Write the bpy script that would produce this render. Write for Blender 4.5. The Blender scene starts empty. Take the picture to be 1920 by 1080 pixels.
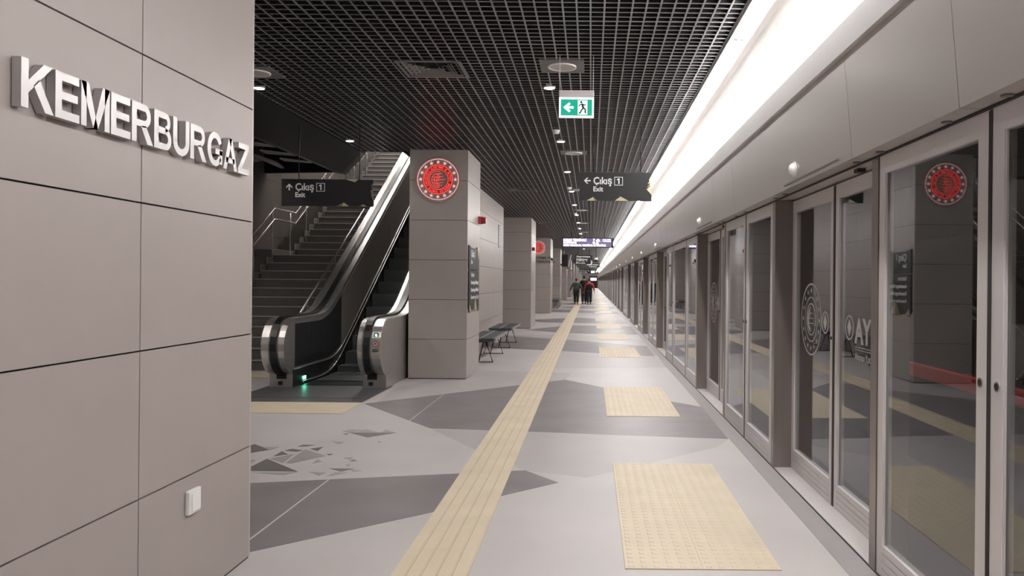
import bpy, bmesh, math, random
from mathutils import Vector, Matrix
random.seed(4)
S = bpy.context.scene
COL = S.collection
PI = math.pi
# ------------------------------------------------------------------ camera, world, exposure
F_PX, VX, VY, ROLL, EYE = 1490.0, 1108.0, 527.0, 0.009, 1.5
cam = bpy.data.objects.new('camera', bpy.data.cameras.new('camera'))
COL.objects.link(cam); S.camera = cam
cam.data.sensor_width = 36.0
cam.data.lens = F_PX / 1920 * 36.0
cam.data.shift_x = -(VX - 960) / 1920
cam.data.shift_y = (VY - 540) / 1920
cam.location = (0, 0, EYE)
cam.rotation_euler = Matrix.Rotation(PI/2, 4, 'X').to_euler()
cam.rotation_euler = (Matrix.Rotation(PI/2, 4, 'X') @ Matrix.Rotation(ROLL, 4, 'Z')).to_euler()
cam.data.clip_end = 400; cam.data.clip_start = 0.05
w = bpy.data.worlds.new('world'); S.world = w; w.use_nodes = True
w.node_tree.nodes['Background'].inputs[0].default_value = (0.9, 0.92, 1, 1)
w.node_tree.nodes['Background'].inputs[1].default_value = 0.05
S.view_settings.view_transform = 'Standard'; S.view_settings.look = 'None'
S.view_settings.gamma = 1; S.view_settings.use_curve_mapping = False
S.view_settings.exposure = 0.0
S.cycles.use_denoising = True
S.cycles.max_bounces = 10; S.cycles.transparent_max_bounces = 24
TUBE_POWER = 72.0

# ------------------------------------------------------------------ materials
def lin(c):
    return tuple(((v/255)/12.92 if v/255 <= .04045 else ((v/255+.055)/1.055)**2.4) for v in c)
def mat(name, rgb, rough=.5, metal=0, noise=0, scale=8, bump=0, bscale=60, spec=.5, stretch=None, coat=0):
    m = bpy.data.materials.new(name); m.use_nodes = True
    nt = m.node_tree; b = nt.nodes['Principled BSDF']
    c = (*rgb, 1)
    b.inputs['Base Color'].default_value = c
    b.inputs['Roughness'].default_value = rough
    b.inputs['Metallic'].default_value = metal
    b.inputs['Specular IOR Level'].default_value = spec
    b.inputs['Coat Weight'].default_value = coat
    if noise or bump:
        tc = nt.nodes.new('ShaderNodeTexCoord'); mp = nt.nodes.new('ShaderNodeMapping')
        nt.links.new(tc.outputs['Object'], mp.inputs[0])
        if stretch: mp.inputs['Scale'].default_value = stretch
    if noise:
        n = nt.nodes.new('ShaderNodeTexNoise'); n.inputs['Scale'].default_value = scale; n.inputs['Detail'].default_value = 6
        nt.links.new(mp.outputs[0], n.inputs['Vector'])
        r = nt.nodes.new('ShaderNodeMapRange')
        r.inputs['From Min'].default_value = .25; r.inputs['From Max'].default_value = .75
        r.inputs['To Min'].default_value = 1-noise; r.inputs['To Max'].default_value = 1+noise
        nt.links.new(n.outputs['Fac'], r.inputs['Value'])
        mx = nt.nodes.new('ShaderNodeVectorMath'); mx.operation = 'SCALE'
        mx.inputs[0].default_value = rgb
        nt.links.new(r.outputs[0], mx.inputs['Scale']); nt.links.new(mx.outputs[0], b.inputs['Base Color'])
    if bump:
        n2 = nt.nodes.new('ShaderNodeTexNoise'); n2.inputs['Scale'].default_value = bscale
        nt.links.new(mp.outputs[0], n2.inputs['Vector'])
        bp = nt.nodes.new('ShaderNodeBump'); bp.inputs['Strength'].default_value = bump; bp.inputs['Distance'].default_value = .01
        nt.links.new(n2.outputs['Fac'], bp.inputs['Height']); nt.links.new(bp.outputs[0], b.inputs['Normal'])
    return m
def emit(name, rgb, strength):
    m = bpy.data.materials.new(name); m.use_nodes = True
    b = m.node_tree.nodes['Principled BSDF']
    b.inputs['Base Color'].default_value = (*[v*.3 for v in rgb], 1)
    b.inputs['Emission Color'].default_value = (*rgb, 1)
    b.inputs['Emission Strength'].default_value = strength
    return m
def glass_mat(name, ior, tint):
    m = bpy.data.materials.new(name); m.use_nodes = True
    nt = m.node_tree; nt.nodes.clear()
    o = nt.nodes.new('ShaderNodeOutputMaterial'); mx = nt.nodes.new('ShaderNodeMixShader')
    t = nt.nodes.new('ShaderNodeBsdfTransparent'); t.inputs[0].default_value = (*tint, 1)
    g = nt.nodes.new('ShaderNodeBsdfGlossy'); g.inputs['Roughness'].default_value = .012; g.inputs[0].default_value = (.95, .96, 1, 1)
    geo = nt.nodes.new('ShaderNodeNewGeometry'); f = nt.nodes.new('ShaderNodeFresnel'); f.inputs['IOR'].default_value = ior
    # same reflectance on both faces of the pane
    inv = nt.nodes.new('ShaderNodeMapRange'); inv.inputs['To Min'].default_value = ior; inv.inputs['To Max'].default_value = 1/ior
    nt.links.new(geo.outputs['Backfacing'], inv.inputs['Value']); nt.links.new(inv.outputs[0], f.inputs['IOR'])
    nt.links.new(f.outputs[0], mx.inputs[0]); nt.links.new(t.outputs[0], mx.inputs[1]); nt.links.new(g.outputs[0], mx.inputs[2])
    nt.links.new(mx.outputs[0], o.inputs[0])
    return m
M = {}
M['panel'] = mat('grey_wall_panel', (.378, .33, .313), .42, noise=.025, scale=3, spec=.35)
M['panel_col'] = mat('grey_column_panel', (.385, .342, .322), .40, noise=.03, scale=4, spec=.4)
M['joint'] = mat('dark_joint', (.02, .02, .02), .8)
M['edge_trim'] = mat('pale_edge_trim', (.5, .47, .46), .4, metal=.3)
M['floor'] = mat('pale_terrazzo', (.555, .515, .508), .48, noise=.05, scale=1.3, bump=.02, spec=.3)
M['floor_mid'] = mat('mid_grey_terrazzo', (.465, .43, .425), .46, noise=.05, scale=1.5, spec=.35)
M['floor_dark'] = mat('dark_terrazzo', (.225, .202, .205), .44, noise=.13, scale=2.2, spec=.35)
M['floor_line'] = mat('pale_seam', (.62, .6, .6), .5)
M['tactile'] = mat('cream_tactile', (.70, .595, .45), .55, noise=.06, scale=3, spec=.3)
M['tactile_joint'] = mat('tactile_joint', (.48, .40, .29), .8)
M['rubber'] = mat('dark_plate', (.10, .098, .105), .4, noise=.1, scale=3)
M['grid'] = mat('ceiling_grid_metal', (.25, .243, .25), .31, metal=.3, spec=.5)
M['web_shade'] = mat('shaded_grid_web', (.035, .035, .038), .5)  # same bar metal, with the shade inside the cells put into the colour
M['plenum'] = mat('black_plenum', (.012, .012, .014), .9)
M['soffit'] = mat('black_soffit', (.009, .0095, .011), .35, spec=.4)
M['white'] = mat('white_plaster', (.80, .785, .77), .6, noise=.02, scale=2)
M['band'] = mat('grey_white_board', (.27, .255, .25), .5, noise=.02, scale=2)
M['fascia'] = mat('satin_grey_header', (.415, .375, .352), .30, metal=.1, noise=.02, scale=2, spec=.5)
M['alu'] = mat('brushed_aluminium', (.74, .70, .69), .38, metal=.12, noise=.02, scale=30, stretch=(1, 1, .05))
M['post'] = mat('brown_grey_steel', (.30, .26, .245), .32, metal=.7, noise=.06, scale=30, stretch=(1, 1, .03))
M['black'] = mat('black_plastic', (.012, .012, .013), .45)
M['gap'] = mat('dark_brush_seal', (.03, .027, .026), .8)
M['steel'] = mat('brushed_stainless', (.48, .45, .435), .32, metal=.7, noise=.05, scale=40, stretch=(1, .04, 1))
M['polish'] = mat('polished_stainless', (.70, .67, .65), .27, metal=.85)
M['dark_steel'] = mat('dark_inner_cladding', (.05, .05, .052), .28, metal=.5)
M['sheen_steel'] = mat('sheen_inner_cladding', (.34, .305, .285), .42, metal=.1)  # same cladding as the lower panels, brighter reflection put into the colour
M['belt'] = mat('black_rubber_belt', (.012, .012, .013), .3, spec=.6)
M['tread'] = mat('dark_step_tread', (.24, .25, .255), .5, metal=.2)
M['riser'] = mat('dark_step_riser', (.04, .043, .045), .45, metal=.4)
M['stone'] = mat('grey_stair_stone', (.17, .158, .15), .5, noise=.1, scale=5)
M['nosing'] = mat('pale_nosing', (.62, .60, .57), .35, metal=.4)
M['stairwall'] = mat('brown_grey_cladding', (.15, .13, .12), .5, noise=.04, scale=2)
M['sign'] = mat('charcoal_sign', (.011, .011, .012), .5)
M['gold'] = mat('pale_gold', (.62, .53, .33), .35, metal=.3)
M['gold_dark'] = mat('bronze', (.25, .19, .10), .4, metal=.3)
M['text'] = mat('white_lettering', (.88, .88, .87), .5)
M['letter'] = mat('silver_letter', (.47, .45, .445), .35, metal=.5, noise=.03, scale=20)
M['letter_dim'] = mat('dark_lettering', (.05, .045, .045), .5)
M['redplastic'] = mat('red_plastic', (.30, .02, .025), .35)
M['redrail'] = mat('red_cover', (.75, .07, .06), .5)
M['seat'] = mat('grey_bench_seat', (.045, .05, .057), .5, noise=.1, scale=8)
M['seat_edge'] = mat('grey_bench_edge', (.20, .205, .215), .4)
M['leg'] = mat('black_tube', (.015, .013, .013), .4)
M['speaker'] = mat('speaker_grey', (.55, .50, .48), .5)
M['plate'] = mat('grey_ceiling_plate', (.14, .135, .135), .5)
M['vent'] = mat('vent_grey', (.20, .185, .18), .45)
M['whiteplastic'] = mat('white_plastic', (.85, .84, .82), .4)
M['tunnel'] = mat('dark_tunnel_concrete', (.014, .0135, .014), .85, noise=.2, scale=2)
M['frost'] = mat('frosted_film', (.62, .62, .62), .6)
M['disc'] = mat('emblem_plate', (.36, .25, .245), .3)
M['inner_disc'] = mat('emblem_inner_plate', (.27, .215, .205), .35)
M['glass'] = glass_mat('door_glass', 1.76, (.80, .81, .80))
M['tube'] = emit('fluorescent_tube', (1, .975, .955), TUBE_POWER)
M['down'] = emit('downlight_lens', (1, .97, .94), 330)
M['lamp'] = emit('hall_fill_lens', (1, .95, .90), 105)
M['lamp_tunnel'] = emit('tunnel_fill_lens', (1, .97, .92), 105)
M['lamp_dim'] = emit('concourse_fill_lens', (1, .95, .90), 26)
M['green'] = emit('green_sign', (.0, .36, .24), 1.0)
M['greenled'] = emit('green_led', (.15, 1, .62), 22)
M['signwhite'] = emit('lit_white', (.95, 1, .97), 1.1)
M['signgreen'] = emit('lit_dark_green', (.0, .05, .035), .6)
M['red'] = emit('red_neon', (1, .075, .06), 1.15)
M['redband'] = emit('red_glow_band', (.6, .03, .03), .12)
M['pink'] = emit('pink_white_neon', (1, .60, .56), .8)
M['led_bg'] = emit('lilac_screen', (.30, .25, .48), .38)
M['led_tx'] = emit('led_text', (.93, .90, 1), 2.2)
M['screenwhite'] = emit('bright_screen', (.9, .9, 1), 2.0)
M['hoodie'] = mat('grey_hoodie', (.060, .065, .068), .9, noise=.15, scale=12)
M['blackcloth'] = mat('black_cloth', (.012, .012, .014), .9)
M['redcloth'] = mat('red_cloth', (.33, .02, .03), .85)
M['trouser'] = mat('dark_trousers', (.018, .018, .022), .9)
M['skin'] = mat('skin', (.42, .24, .17), .6)
M['hair'] = mat('dark_hair', (.01, .008, .007), .7)

# ------------------------------------------------------------------ mesh helpers
class MB:
    def __init__(s): s.v = []; s.f = []; s.m = []; s.smooth = []
    def poly(s, pts, faces, mi=0, sm=False):
        o = len(s.v); s.v += [tuple(p) for p in pts]
        for f in faces: s.f.append([o+i for i in f]); s.m.append(mi); s.smooth.append(sm)
        return s
    def box(s, x0, x1, y0, y1, z0, z1, mi=0):
        if x0 > x1: x0, x1 = x1, x0
        if y0 > y1: y0, y1 = y1, y0
        if z0 > z1: z0, z1 = z1, z0
        p = [(x, y, z) for z in (z0, z1) for y in (y0, y1) for x in (x0, x1)]
        return s.poly(p, [(0,2,3,1),(4,5,7,6),(0,1,5,4),(2,6,7,3),(0,4,6,2),(1,3,7,5)], mi)
    def prism(s, pts, axis, a, b, mi=0):
        """pts: 2-D outline; axis 'x','y','z' is the extrusion axis, a..b its span"""
        def P(u, v, t): return {'x': (t, u, v), 'y': (u, t, v), 'z': (u, v, t)}[axis]
        n = len(pts); q = [P(u, v, a) for u, v in pts] + [P(u, v, b) for u, v in pts]
        fs = [tuple(range(n))[::-1], tuple(range(n, 2*n))] + [(i, (i+1) % n, n+(i+1) % n, n+i) for i in range(n)]
        return s.poly(q, fs, mi)
    def tube(s, pts, r, n=8, mi=0, cap=True, closed=False):
        pts = [Vector(p) for p in pts]; rings = []
        up = Vector((0.013, .021, 1)).normalized()
        N = len(pts)
        for i, p in enumerate(pts):
            if closed: d = (pts[(i+1) % N]-pts[i-1])
            else: d = (pts[min(i+1, N-1)]-pts[max(i-1, 0)])
            d.normalize()
            a = d.cross(up)
            if a.length < .05: a = d.cross(Vector((1, 0, 0)))
            a.normalize(); b = a.cross(d).normalized()
            rr = r[i] if isinstance(r, (list, tuple)) else r
            rings.append([p + rr*(math.cos(2*PI*k/n)*a + math.sin(2*PI*k/n)*b) for k in range(n)])
        v = [q for R_ in rings for q in R_]; f = []
        for i in range(N if closed else N-1):
            j = (i+1) % N
            for k in range(n): f.append((i*n+k, i*n+(k+1) % n, j*n+(k+1) % n, j*n+k))
        if cap and not closed: f += [tuple(range(n))[::-1], tuple(range((N-1)*n, N*n))]
        return s.poly(v, f, mi, True)
    def cyl(s, c, axis, r, h, n=24, mi=0, r2=None):
        r2 = r if r2 is None else r2
        A = {'x': Vector((1,0,0)), 'y': Vector((0,1,0)), 'z': Vector((0,0,1))}[axis]
        B = {'x': Vector((0,1,0)), 'y': Vector((0,0,1)), 'z': Vector((1,0,0))}[axis]
        C = A.cross(B); c = Vector(c)
        v = [c + r*(math.cos(2*PI*k/n)*B+math.sin(2*PI*k/n)*C) for k in range(n)]
        v += [c + A*h + r2*(math.cos(2*PI*k/n)*B+math.sin(2*PI*k/n)*C) for k in range(n)]
        return s.poly(v, [tuple(range(n))[::-1], tuple(range(n, 2*n))] + [(k, (k+1) % n, n+(k+1) % n, n+k) for k in range(n)], mi)
    def ring(s, c, axis, r0, r1, h, n=48, mi=0):
        A = {'x': Vector((1,0,0)), 'y': Vector((0,1,0)), 'z': Vector((0,0,1))}[axis]
        B = {'x': Vector((0,1,0)), 'y': Vector((0,0,1)), 'z': Vector((1,0,0))}[axis]
        C = A.cross(B); c = Vector(c); v = []
        for rr, hh in ((r0, 0), (r1, 0), (r1, h), (r0, h)):
            v += [c + A*hh + rr*(math.cos(2*PI*k/n)*B+math.sin(2*PI*k/n)*C) for k in range(n)]
        f = []
        for q in range(4):
            a, b = q*n, ((q+1) % 4)*n
            f += [(a+k, b+k, b+(k+1) % n, a+(k+1) % n) for k in range(n)]
        return s.poly(v, f, mi)
    def dome(s, c, r, direction, n=14, rings=5, mi=0, depth=1):
        d = Vector(direction).normalized(); a = d.orthogonal().normalized(); b = d.cross(a); c = Vector(c)
        v = []; f = []
        for i in range(rings):
            t = PI/2*i/rings
            v += [c + d*r*math.sin(t)*depth + r*math.cos(t)*(math.cos(2*PI*k/n)*a+math.sin(2*PI*k/n)*b) for k in range(n)]
        v.append(c + d*r*depth)
        for i in range(rings-1):
            for k in range(n): f.append((i*n+k, i*n+(k+1) % n, (i+1)*n+(k+1) % n, (i+1)*n+k))
        for k in range(n): f.append(((rings-1)*n+k, (rings-1)*n+(k+1) % n, rings*n))
        f.append(tuple(range(n))[::-1])
        return s.poly(v, f, mi, True)
    def build(s, name, mats, parent=None, origin=None, bevel=0):
        if not isinstance(mats, (list, tuple)): mats = [mats]
        if origin is None: origin = WORLD.get(parent.name, (0, 0, 0)) if parent else (0, 0, 0)
        me = bpy.data.meshes.new(name)
        o_ = Vector(origin)
        me.from_pydata([Vector(v)-o_ for v in s.v], [], s.f)
        for mm in mats: me.materials.append(mm)
        me.polygons.foreach_set('material_index', s.m)
        me.polygons.foreach_set('use_smooth', s.smooth)
        bm = bmesh.new(); bm.from_mesh(me)
        bmesh.ops.recalc_face_normals(bm, faces=bm.faces)
        bm.to_mesh(me); bm.free()
        me.update()
        ob = bpy.data.objects.new(name, me); COL.objects.link(ob)
        if parent: ob.parent = parent; WORLD[ob.name] = tuple(origin)
        else: ob.location = origin; WORLD[ob.name] = tuple(origin)
        if bevel:
            b = ob.modifiers.new('bevel', 'BEVEL'); b.width = bevel; b.segments = 2; b.limit_method = 'ANGLE'
        return ob
WORLD = {}
def tag(o, label=None, cat=None, group=None, kind=None):
    if label: o['label'] = label
    if cat: o['category'] = cat
    if group: o['group'] = group
    if kind: o['kind'] = kind
    return o
def thing(name, label, cat, loc, group=None):
    o = bpy.data.objects.new(name, None); COL.objects.link(o); o.location = loc
    o.empty_display_size = .1
    WORLD[o.name] = tuple(loc)
    return tag(o, label, cat, group)
def struct(o): o['kind'] = 'structure'; return o
def dup(root, delta, label=None, group=None):
    r = root.copy(); COL.objects.link(r)
    r.location = root.location + Vector(delta)
    if label: r['label'] = label
    if group: r['group'] = group
    for ch in root.children:
        c = ch.copy(); COL.objects.link(c); c.parent = r
        for g in ch.children:
            d = g.copy(); COL.objects.link(d); d.parent = c
    return r
FACE = {'-y': Matrix.Rotation(PI/2, 4, 'X'),
        '+x': Matrix.Rotation(PI/2, 4, 'Z') @ Matrix.Rotation(PI/2, 4, 'X'),
        '-x': Matrix.Rotation(-PI/2, 4, 'Z') @ Matrix.Rotation(PI/2, 4, 'X')}
def text_data(body, size, depth=.002, bold=.0, align='LEFT', width=None):
    cu = bpy.data.curves.new('lettering', 'FONT'); cu.body = body; cu.size = size
    cu.extrude = depth; cu.offset = bold; cu.align_x = align; cu.resolution_u = 3
    o = bpy.data.objects.new('lettering', cu); COL.objects.link(o)
    dg = bpy.context.evaluated_depsgraph_get(); dg.update()
    me = bpy.data.meshes.new_from_object(o.evaluated_get(dg))
    bpy.data.objects.remove(o)
    if width and len(me.vertices):
        xs = [v.co.x for v in me.vertices]; k = width/(max(xs)-min(xs)); x0 = min(xs)
        for v in me.vertices: v.co.x = (v.co.x-x0)*k
    return me
def text(name, body, size, pos, face, material, parent=None, depth=.002, bold=0, align='LEFT', width=None, rot=0):
    me = text_data(body, size, depth, bold, align, width)
    T = FACE[face] @ Matrix.Rotation(rot, 4, 'Z')
    org = Vector(WORLD[parent.name]) if parent else Vector((0, 0, 0))
    me.transform(Matrix.Translation(Vector(pos)-org) @ T)
    me.materials.clear(); me.materials.append(material); me.update()
    o = bpy.data.objects.new(name, me); COL.objects.link(o)
    if parent: o.parent = parent; WORLD[o.name] = tuple(org)
    return o
ORD = ['first', 'second', 'third', 'fourth', 'fifth', 'sixth', 'seventh', 'eighth', 'ninth', 'tenth', 'eleventh', 'twelfth']
def nth(i): return ORD[i]

HALL0, HALL1 = -5.2, 172.0
CEIL = 3.46
# ------------------------------------------------------------------ floor
fl = MB()
fl.box(-8.2, 1.63, HALL0, HALL1, -.3, 0)
floor = struct(fl.build('floor', M['floor']))
def inlay(polys, m, z, name='floor_inlay'):
    b = MB()
    for p in polys: b.prism(p, 'z', .0001, z)
    return b.build(name, m, floor)
d1 = [(-3.6, 5.42), (-2.474, 5.809), (-.505, 6.276), (-.228, 5.904), (-1.04, 5.094), (-1.849, 4.35), (-3.6, 2.9)]
d2 = [(-2.713, 9.558), (-.375, 12.053), (1.022, 9.949), (1.34, 9.546), (1.331, 7.61), (-.638, 7.895), (-1.612, 8.019)]
d3 = [(-2.154, 17.647), (-2.35, 21.6), (-.639, 20.239), (1.315, 18.463), (1.311, 15.974), (-.693, 16.989)]
d4 = [(-.688, 26.814), (1.34, 26.519), (1.34, 22.547), (-.672, 22.712), (-2.0, 24.2)]
mids = [[(-1.612, 8.019), (1.331, 7.61), (1.165, 7.236), (-.019, 6.072), (-.505, 6.276), (-.924, 6.881)],
        [(-2.6, 9.7), (-.375, 12.053), (-.3, 12.9), (-1.8, 13.2), (-2.7, 11)],
        [(-2.35, 21.6), (-.639, 20.239), (1.315, 18.463), (1.34, 20.4), (-.6, 22.2)],
        [(-.7, 13.6), (1.34, 13.9), (1.31, 15.97), (-.69, 16.9)]]
dark = [d1, d2, d3, d4]
for k in range(1, 7):
    o = 22.0*k
    for p in (d2, d3, d4):
        if o + 30 < HALL1: dark.append([(x*(1 if k % 2 else .93), y+o-1.5) for x, y in p])
    for p in mids[2:]: mids.append([(x, y+o-1.5) for x, y in p]) if o+30 < HALL1 and p[0][1] < 22 else None
inlay(mids, M['floor_mid'], .0006)
inlay(dark, M['floor_dark'], .0012)
TRI = [[(-2.354,7.762),(-2.103,7.522),(-1.888,7.765)],[(-3.03,7.113),(-3.024,7.179),(-2.792,6.941),(-2.903,6.816)],[(-2.688,6.314),(-2.678,6.601),(-2.261,6.169),(-2.63,6.179)],[(-2.661,6.694),(-2.667,6.893),(-2.567,6.77)],[(-2.652,6.917),(-2.616,6.996),(-2.504,6.938),(-2.531,6.876)],[(-2.602,7.091),(-2.581,7.174),(-2.479,7.162),(-2.519,7.095)],[(-2.461,7.002),(-2.374,7.085),(-2.362,6.906)],[(-2.25,6.798),(-2.197,6.815),(-2.202,6.742)],[(-1.97,6.526),(-1.964,6.609),(-1.912,6.549)],[(-2.058,6.281),(-1.858,6.283),(-1.93,6.181)],[(-2.385,7.685),(-2.34,7.715),(-2.335,7.64)],[(-1.956,7.336),(-1.917,7.32),(-1.928,7.286)]]
TRM = [[(-2.433,7.807),(-2.386,7.928),(-2.243,7.885),(-2.354,7.762)],[(-2.272,7.795),(-2.238,7.935),(-2.091,7.804)],[(-2.037,7.777),(-2.032,7.935),(-1.888,7.765)],[(-2.374,7.317),(-2.252,7.314),(-2.269,7.204)],[(-2.888,7.055),(-2.757,7.061),(-2.776,6.942)],[(-2.466,6.453),(-2.494,6.977),(-2.229,6.726),(-2.408,6.442)],[(-2.655,6.602),(-2.522,6.787),(-2.488,6.452)],[(-2.246,6.435),(-2.256,6.597),(-2.193,6.518)],[(-2.066,6.661),(-1.989,6.693),(-1.978,6.581)],[(-2.605,6.12),(-2.439,6.138),(-2.253,6.145),(-2.335,6.058)],[(-2.173,6.166),(-2.034,6.141),(-2.059,6.045)],[(-1.967,6.394),(-1.934,6.461),(-1.922,6.344)],[(-1.88,6.257),(-1.771,6.211),(-1.844,6.184)],[(-2.794,6.562),(-2.743,6.55),(-2.737,6.429)],[(-1.995,6.024),(-1.966,6.155),(-1.872,6.159),(-1.948,6.055)]]
inlay(TRM, mat('floor_triangle_grey', (.34, .31, .31), .4), .0008)
inlay(TRI, mat('floor_triangle_dark', (.165, .15, .152), .4), .0012)
inlay([[(-1.949, 4.3), (-1.937, 4.3), (-1.937, 5.93), (-1.949, 5.93)], [(-1.917, 8.15), (-1.907, 8.15), (-1.907, 10.4), (-1.917, 10.4)]], M['floor_line'], .0016)
inlay([[(1.34, HALL0), (1.485, HALL0), (1.485, HALL1), (1.34, HALL1)]], mat('grey_edge_band', (.36, .335, .335), .35, noise=.04), .0014)
# platform edge down to the track, track bed, far tunnel wall and vault
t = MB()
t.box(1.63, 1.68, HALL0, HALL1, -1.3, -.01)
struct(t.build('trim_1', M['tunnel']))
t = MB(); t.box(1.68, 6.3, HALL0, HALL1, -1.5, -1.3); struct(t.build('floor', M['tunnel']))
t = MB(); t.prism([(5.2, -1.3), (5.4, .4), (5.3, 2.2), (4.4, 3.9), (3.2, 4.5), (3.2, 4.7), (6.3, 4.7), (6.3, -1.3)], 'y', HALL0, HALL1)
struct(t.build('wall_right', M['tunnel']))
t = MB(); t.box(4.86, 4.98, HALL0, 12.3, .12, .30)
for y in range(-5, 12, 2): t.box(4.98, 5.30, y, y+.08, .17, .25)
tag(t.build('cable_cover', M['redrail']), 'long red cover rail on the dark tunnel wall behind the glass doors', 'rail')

for y_ in (2.0, 6.5, 11.0):  # unseen lamps added to brighten the red rail and tunnel wall
    t = thing('tunnel_fill_lamp', 'small unseen lamp added to light the tunnel, above the door glass, at the %s spot' % {2.0: 'nearest', 6.5: 'middle', 11.0: 'farthest'}[y_], 'light', (3.6, y_, 4.1), 'added tunnel fill lamps')
    b = MB(); b.box(3.52, 3.68, y_, y_+1.2, 4.02, 4.08); b.box(3.58, 3.62, y_+.5, y_+.6, 4.08, 4.30); b.build('housing', M['black'], t)
    b = MB(); b.box(3.55, 3.66, y_+.04, y_+1.16, 4.005, 4.019); b.build('diffuser', M['lamp_tunnel'], t)
# ------------------------------------------------------------------ tactile paving
def strip_mesh(x0, x1, y0, y1, ribs, tile):
    b = MB(); b.box(x0, x1, y0, y1, 0, .003, 1)
    y = y0
    while y < y1-1e-6:
        e = min(y+tile, y1)
        b.box(x0+.001, x1-.001, y+.0005, e-.0005, .003, .0045, 0)
        w = (x1-x0)/ribs
        for i in range(ribs):
            b.box(x0+w*i+.008, x0+w*(i+1)-.008, y+.001, e-.001, .0045, .0085, 0)
            if i: b.box(x0+w*i-.0025, x0+w*i+.0025, y, e, .0045, .0052, 1)
        y = e
    return b
tag(strip_mesh(-1.0, -.612, 3.2, 120, 5, .4*1.5).build('tactile_strip', [M['tactile'], M['tactile_joint']]),
    'long cream ribbed tactile guide strip running down the middle of the platform', 'tactile paving')
def pad_mesh(x0, x1, y0, y1, fine=True):
    b = MB(); b.box(x0, x1, y0, y1, 0, .003, 1)
    nx, ny = round((x1-x0)/.4), round((y1-y0)/.4)
    tx, ty = (x1-x0)/nx, (y1-y0)/ny
    for i in range(nx):
        for j in range(ny):
            a, c = x0+tx*i, y0+ty*j
            b.box(a+.001, a+tx-.001, c+.0006, c+ty-.0006, .003, .005, 0)
            if fine:
                for p in range(6):
                    for q in range(6):
                        cx, cy = a+tx*(p+.5)/6, c+ty*(q+.5)/6
                        b.poly([(cx-.0165, cy-.0165, .005), (cx+.0165, cy-.0165, .005), (cx+.0165, cy+.0165, .005), (cx-.0165, cy+.0165, .005),
                                (cx-.011, cy-.011, .0075), (cx+.011, cy-.011, .0075), (cx+.011, cy+.011, .0075), (cx-.011, cy+.011, .0075)],
                               [(4,5,6,7), (0,1,5,4), (1,2,6,5), (2,3,7,6), (3,0,4,7)], 0)
    return b
POSTS = []
for c in range(9):
    for p in (-2.98 if c == 0 else None, 1.72, 6.42, 11.1):
        if p is None: continue
        POSTS.append(p + 20.9*c)
    POSTS.append(17.9 + 20.9*c)
POSTS = sorted(set(round(p, 2) for p in POSTS)); POSTS = [p for p in POSTS if p < 168]
# within every 20.9 m car length the posts stand at 1.72, 6.42, 11.1 and 17.9 (a longer bay)
POSTS = sorted(round(a + 20.9*c, 2) for c in range(0, 9) for a in (1.72, 6.42, 11.1, 17.9) if a + 20.9*c < 168)
POSTS = [-2.98] + POSTS
pi = 0
padf = None; padc = None
for p in POSTS:
    if p < 2: continue
    y1 = p + .12; y0 = y1 - 2.4
    lab = ('cream dotted tactile pad on the floor, %s of the row from the camera' % nth(pi)) if pi < 9 else 'small far cream tactile pad in the distant row beyond the walkers'
    if pi < 3:
        o = pad_mesh(.192, 1.008, y0, y1, True).build('tactile_pad', [M['tactile'], M['tactile_joint']], origin=(.6, y0, 0))
        padf = o
    elif padc is None:
        o = pad_mesh(.192, 1.008, y0, y1, False).build('tactile_pad', [M['tactile'], M['tactile_joint']], origin=(.6, y0, 0)); padc = o
    else:
        o = padc.copy(); COL.objects.link(o); o.location = (.6, y0, 0)
    tag(o, lab, 'tactile paving', 'tactile pads in front of the sliding doors')
    pi += 1
tag(pad_mesh(-4.75, -2.75, 8.82, 9.62, True).build('tactile_pad', [M['tactile'], M['tactile_joint']], origin=(-3.75, 8.82, 0)),
    'wide cream tactile pad laid before the dark plate of the escalator', 'tactile paving')
tag(pad_mesh(-6.5, -4.5, 11.95, 12.75, True).build('tactile_pad', [M['tactile'], M['tactile_joint']], origin=(-5.5, 11.95, 0)),
    'cream tactile pad at the foot of the stone stairs', 'tactile paving')

# ------------------------------------------------------------------ clad walls
def clad_x(b, X, y0, y1, z0, z1, ys, zs, g=.0035, d=.012):
    """panels on a +x facing plane at X"""
    yy = [y0] + [y for y in sorted(ys) if y0 < y < y1] + [y1]; zz = [z0] + [z for z in zs if z0 < z < z1] + [z1]
    for i in range(len(yy)-1):
        for j in range(len(zz)-1):
            a = yy[i] + (g if i else 0); c = yy[i+1] - (g if i < len(yy)-2 else 0)
            e = zz[j] + (g if j else 0); f = zz[j+1] - (g if j < len(zz)-2 else 0)
            b.box(X-d, X, a, c, e, f, 0)
ZS = [.6*k for k in range(1, 12)]
wl = MB()
XA = -1.819
wl.box(-2.75, XA-.012, HALL0, 4.262, 0.012, CEIL, 1)
clad_x(wl, XA, HALL0, 4.255, .012, CEIL, [4.267-1.058*k for k in range(1, 10)], ZS)
wl.box(-2.75, XA, 4.255, 4.267, .012, CEIL, 2)
struct(wl.build('wall_left', [M['panel'], M['joint'], M['edge_trim']]))
sk = MB(); sk.box(-2.74, XA-.006, HALL0, 4.262, 0, .012); struct(sk.build('baseboard_left', M['joint']))

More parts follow.
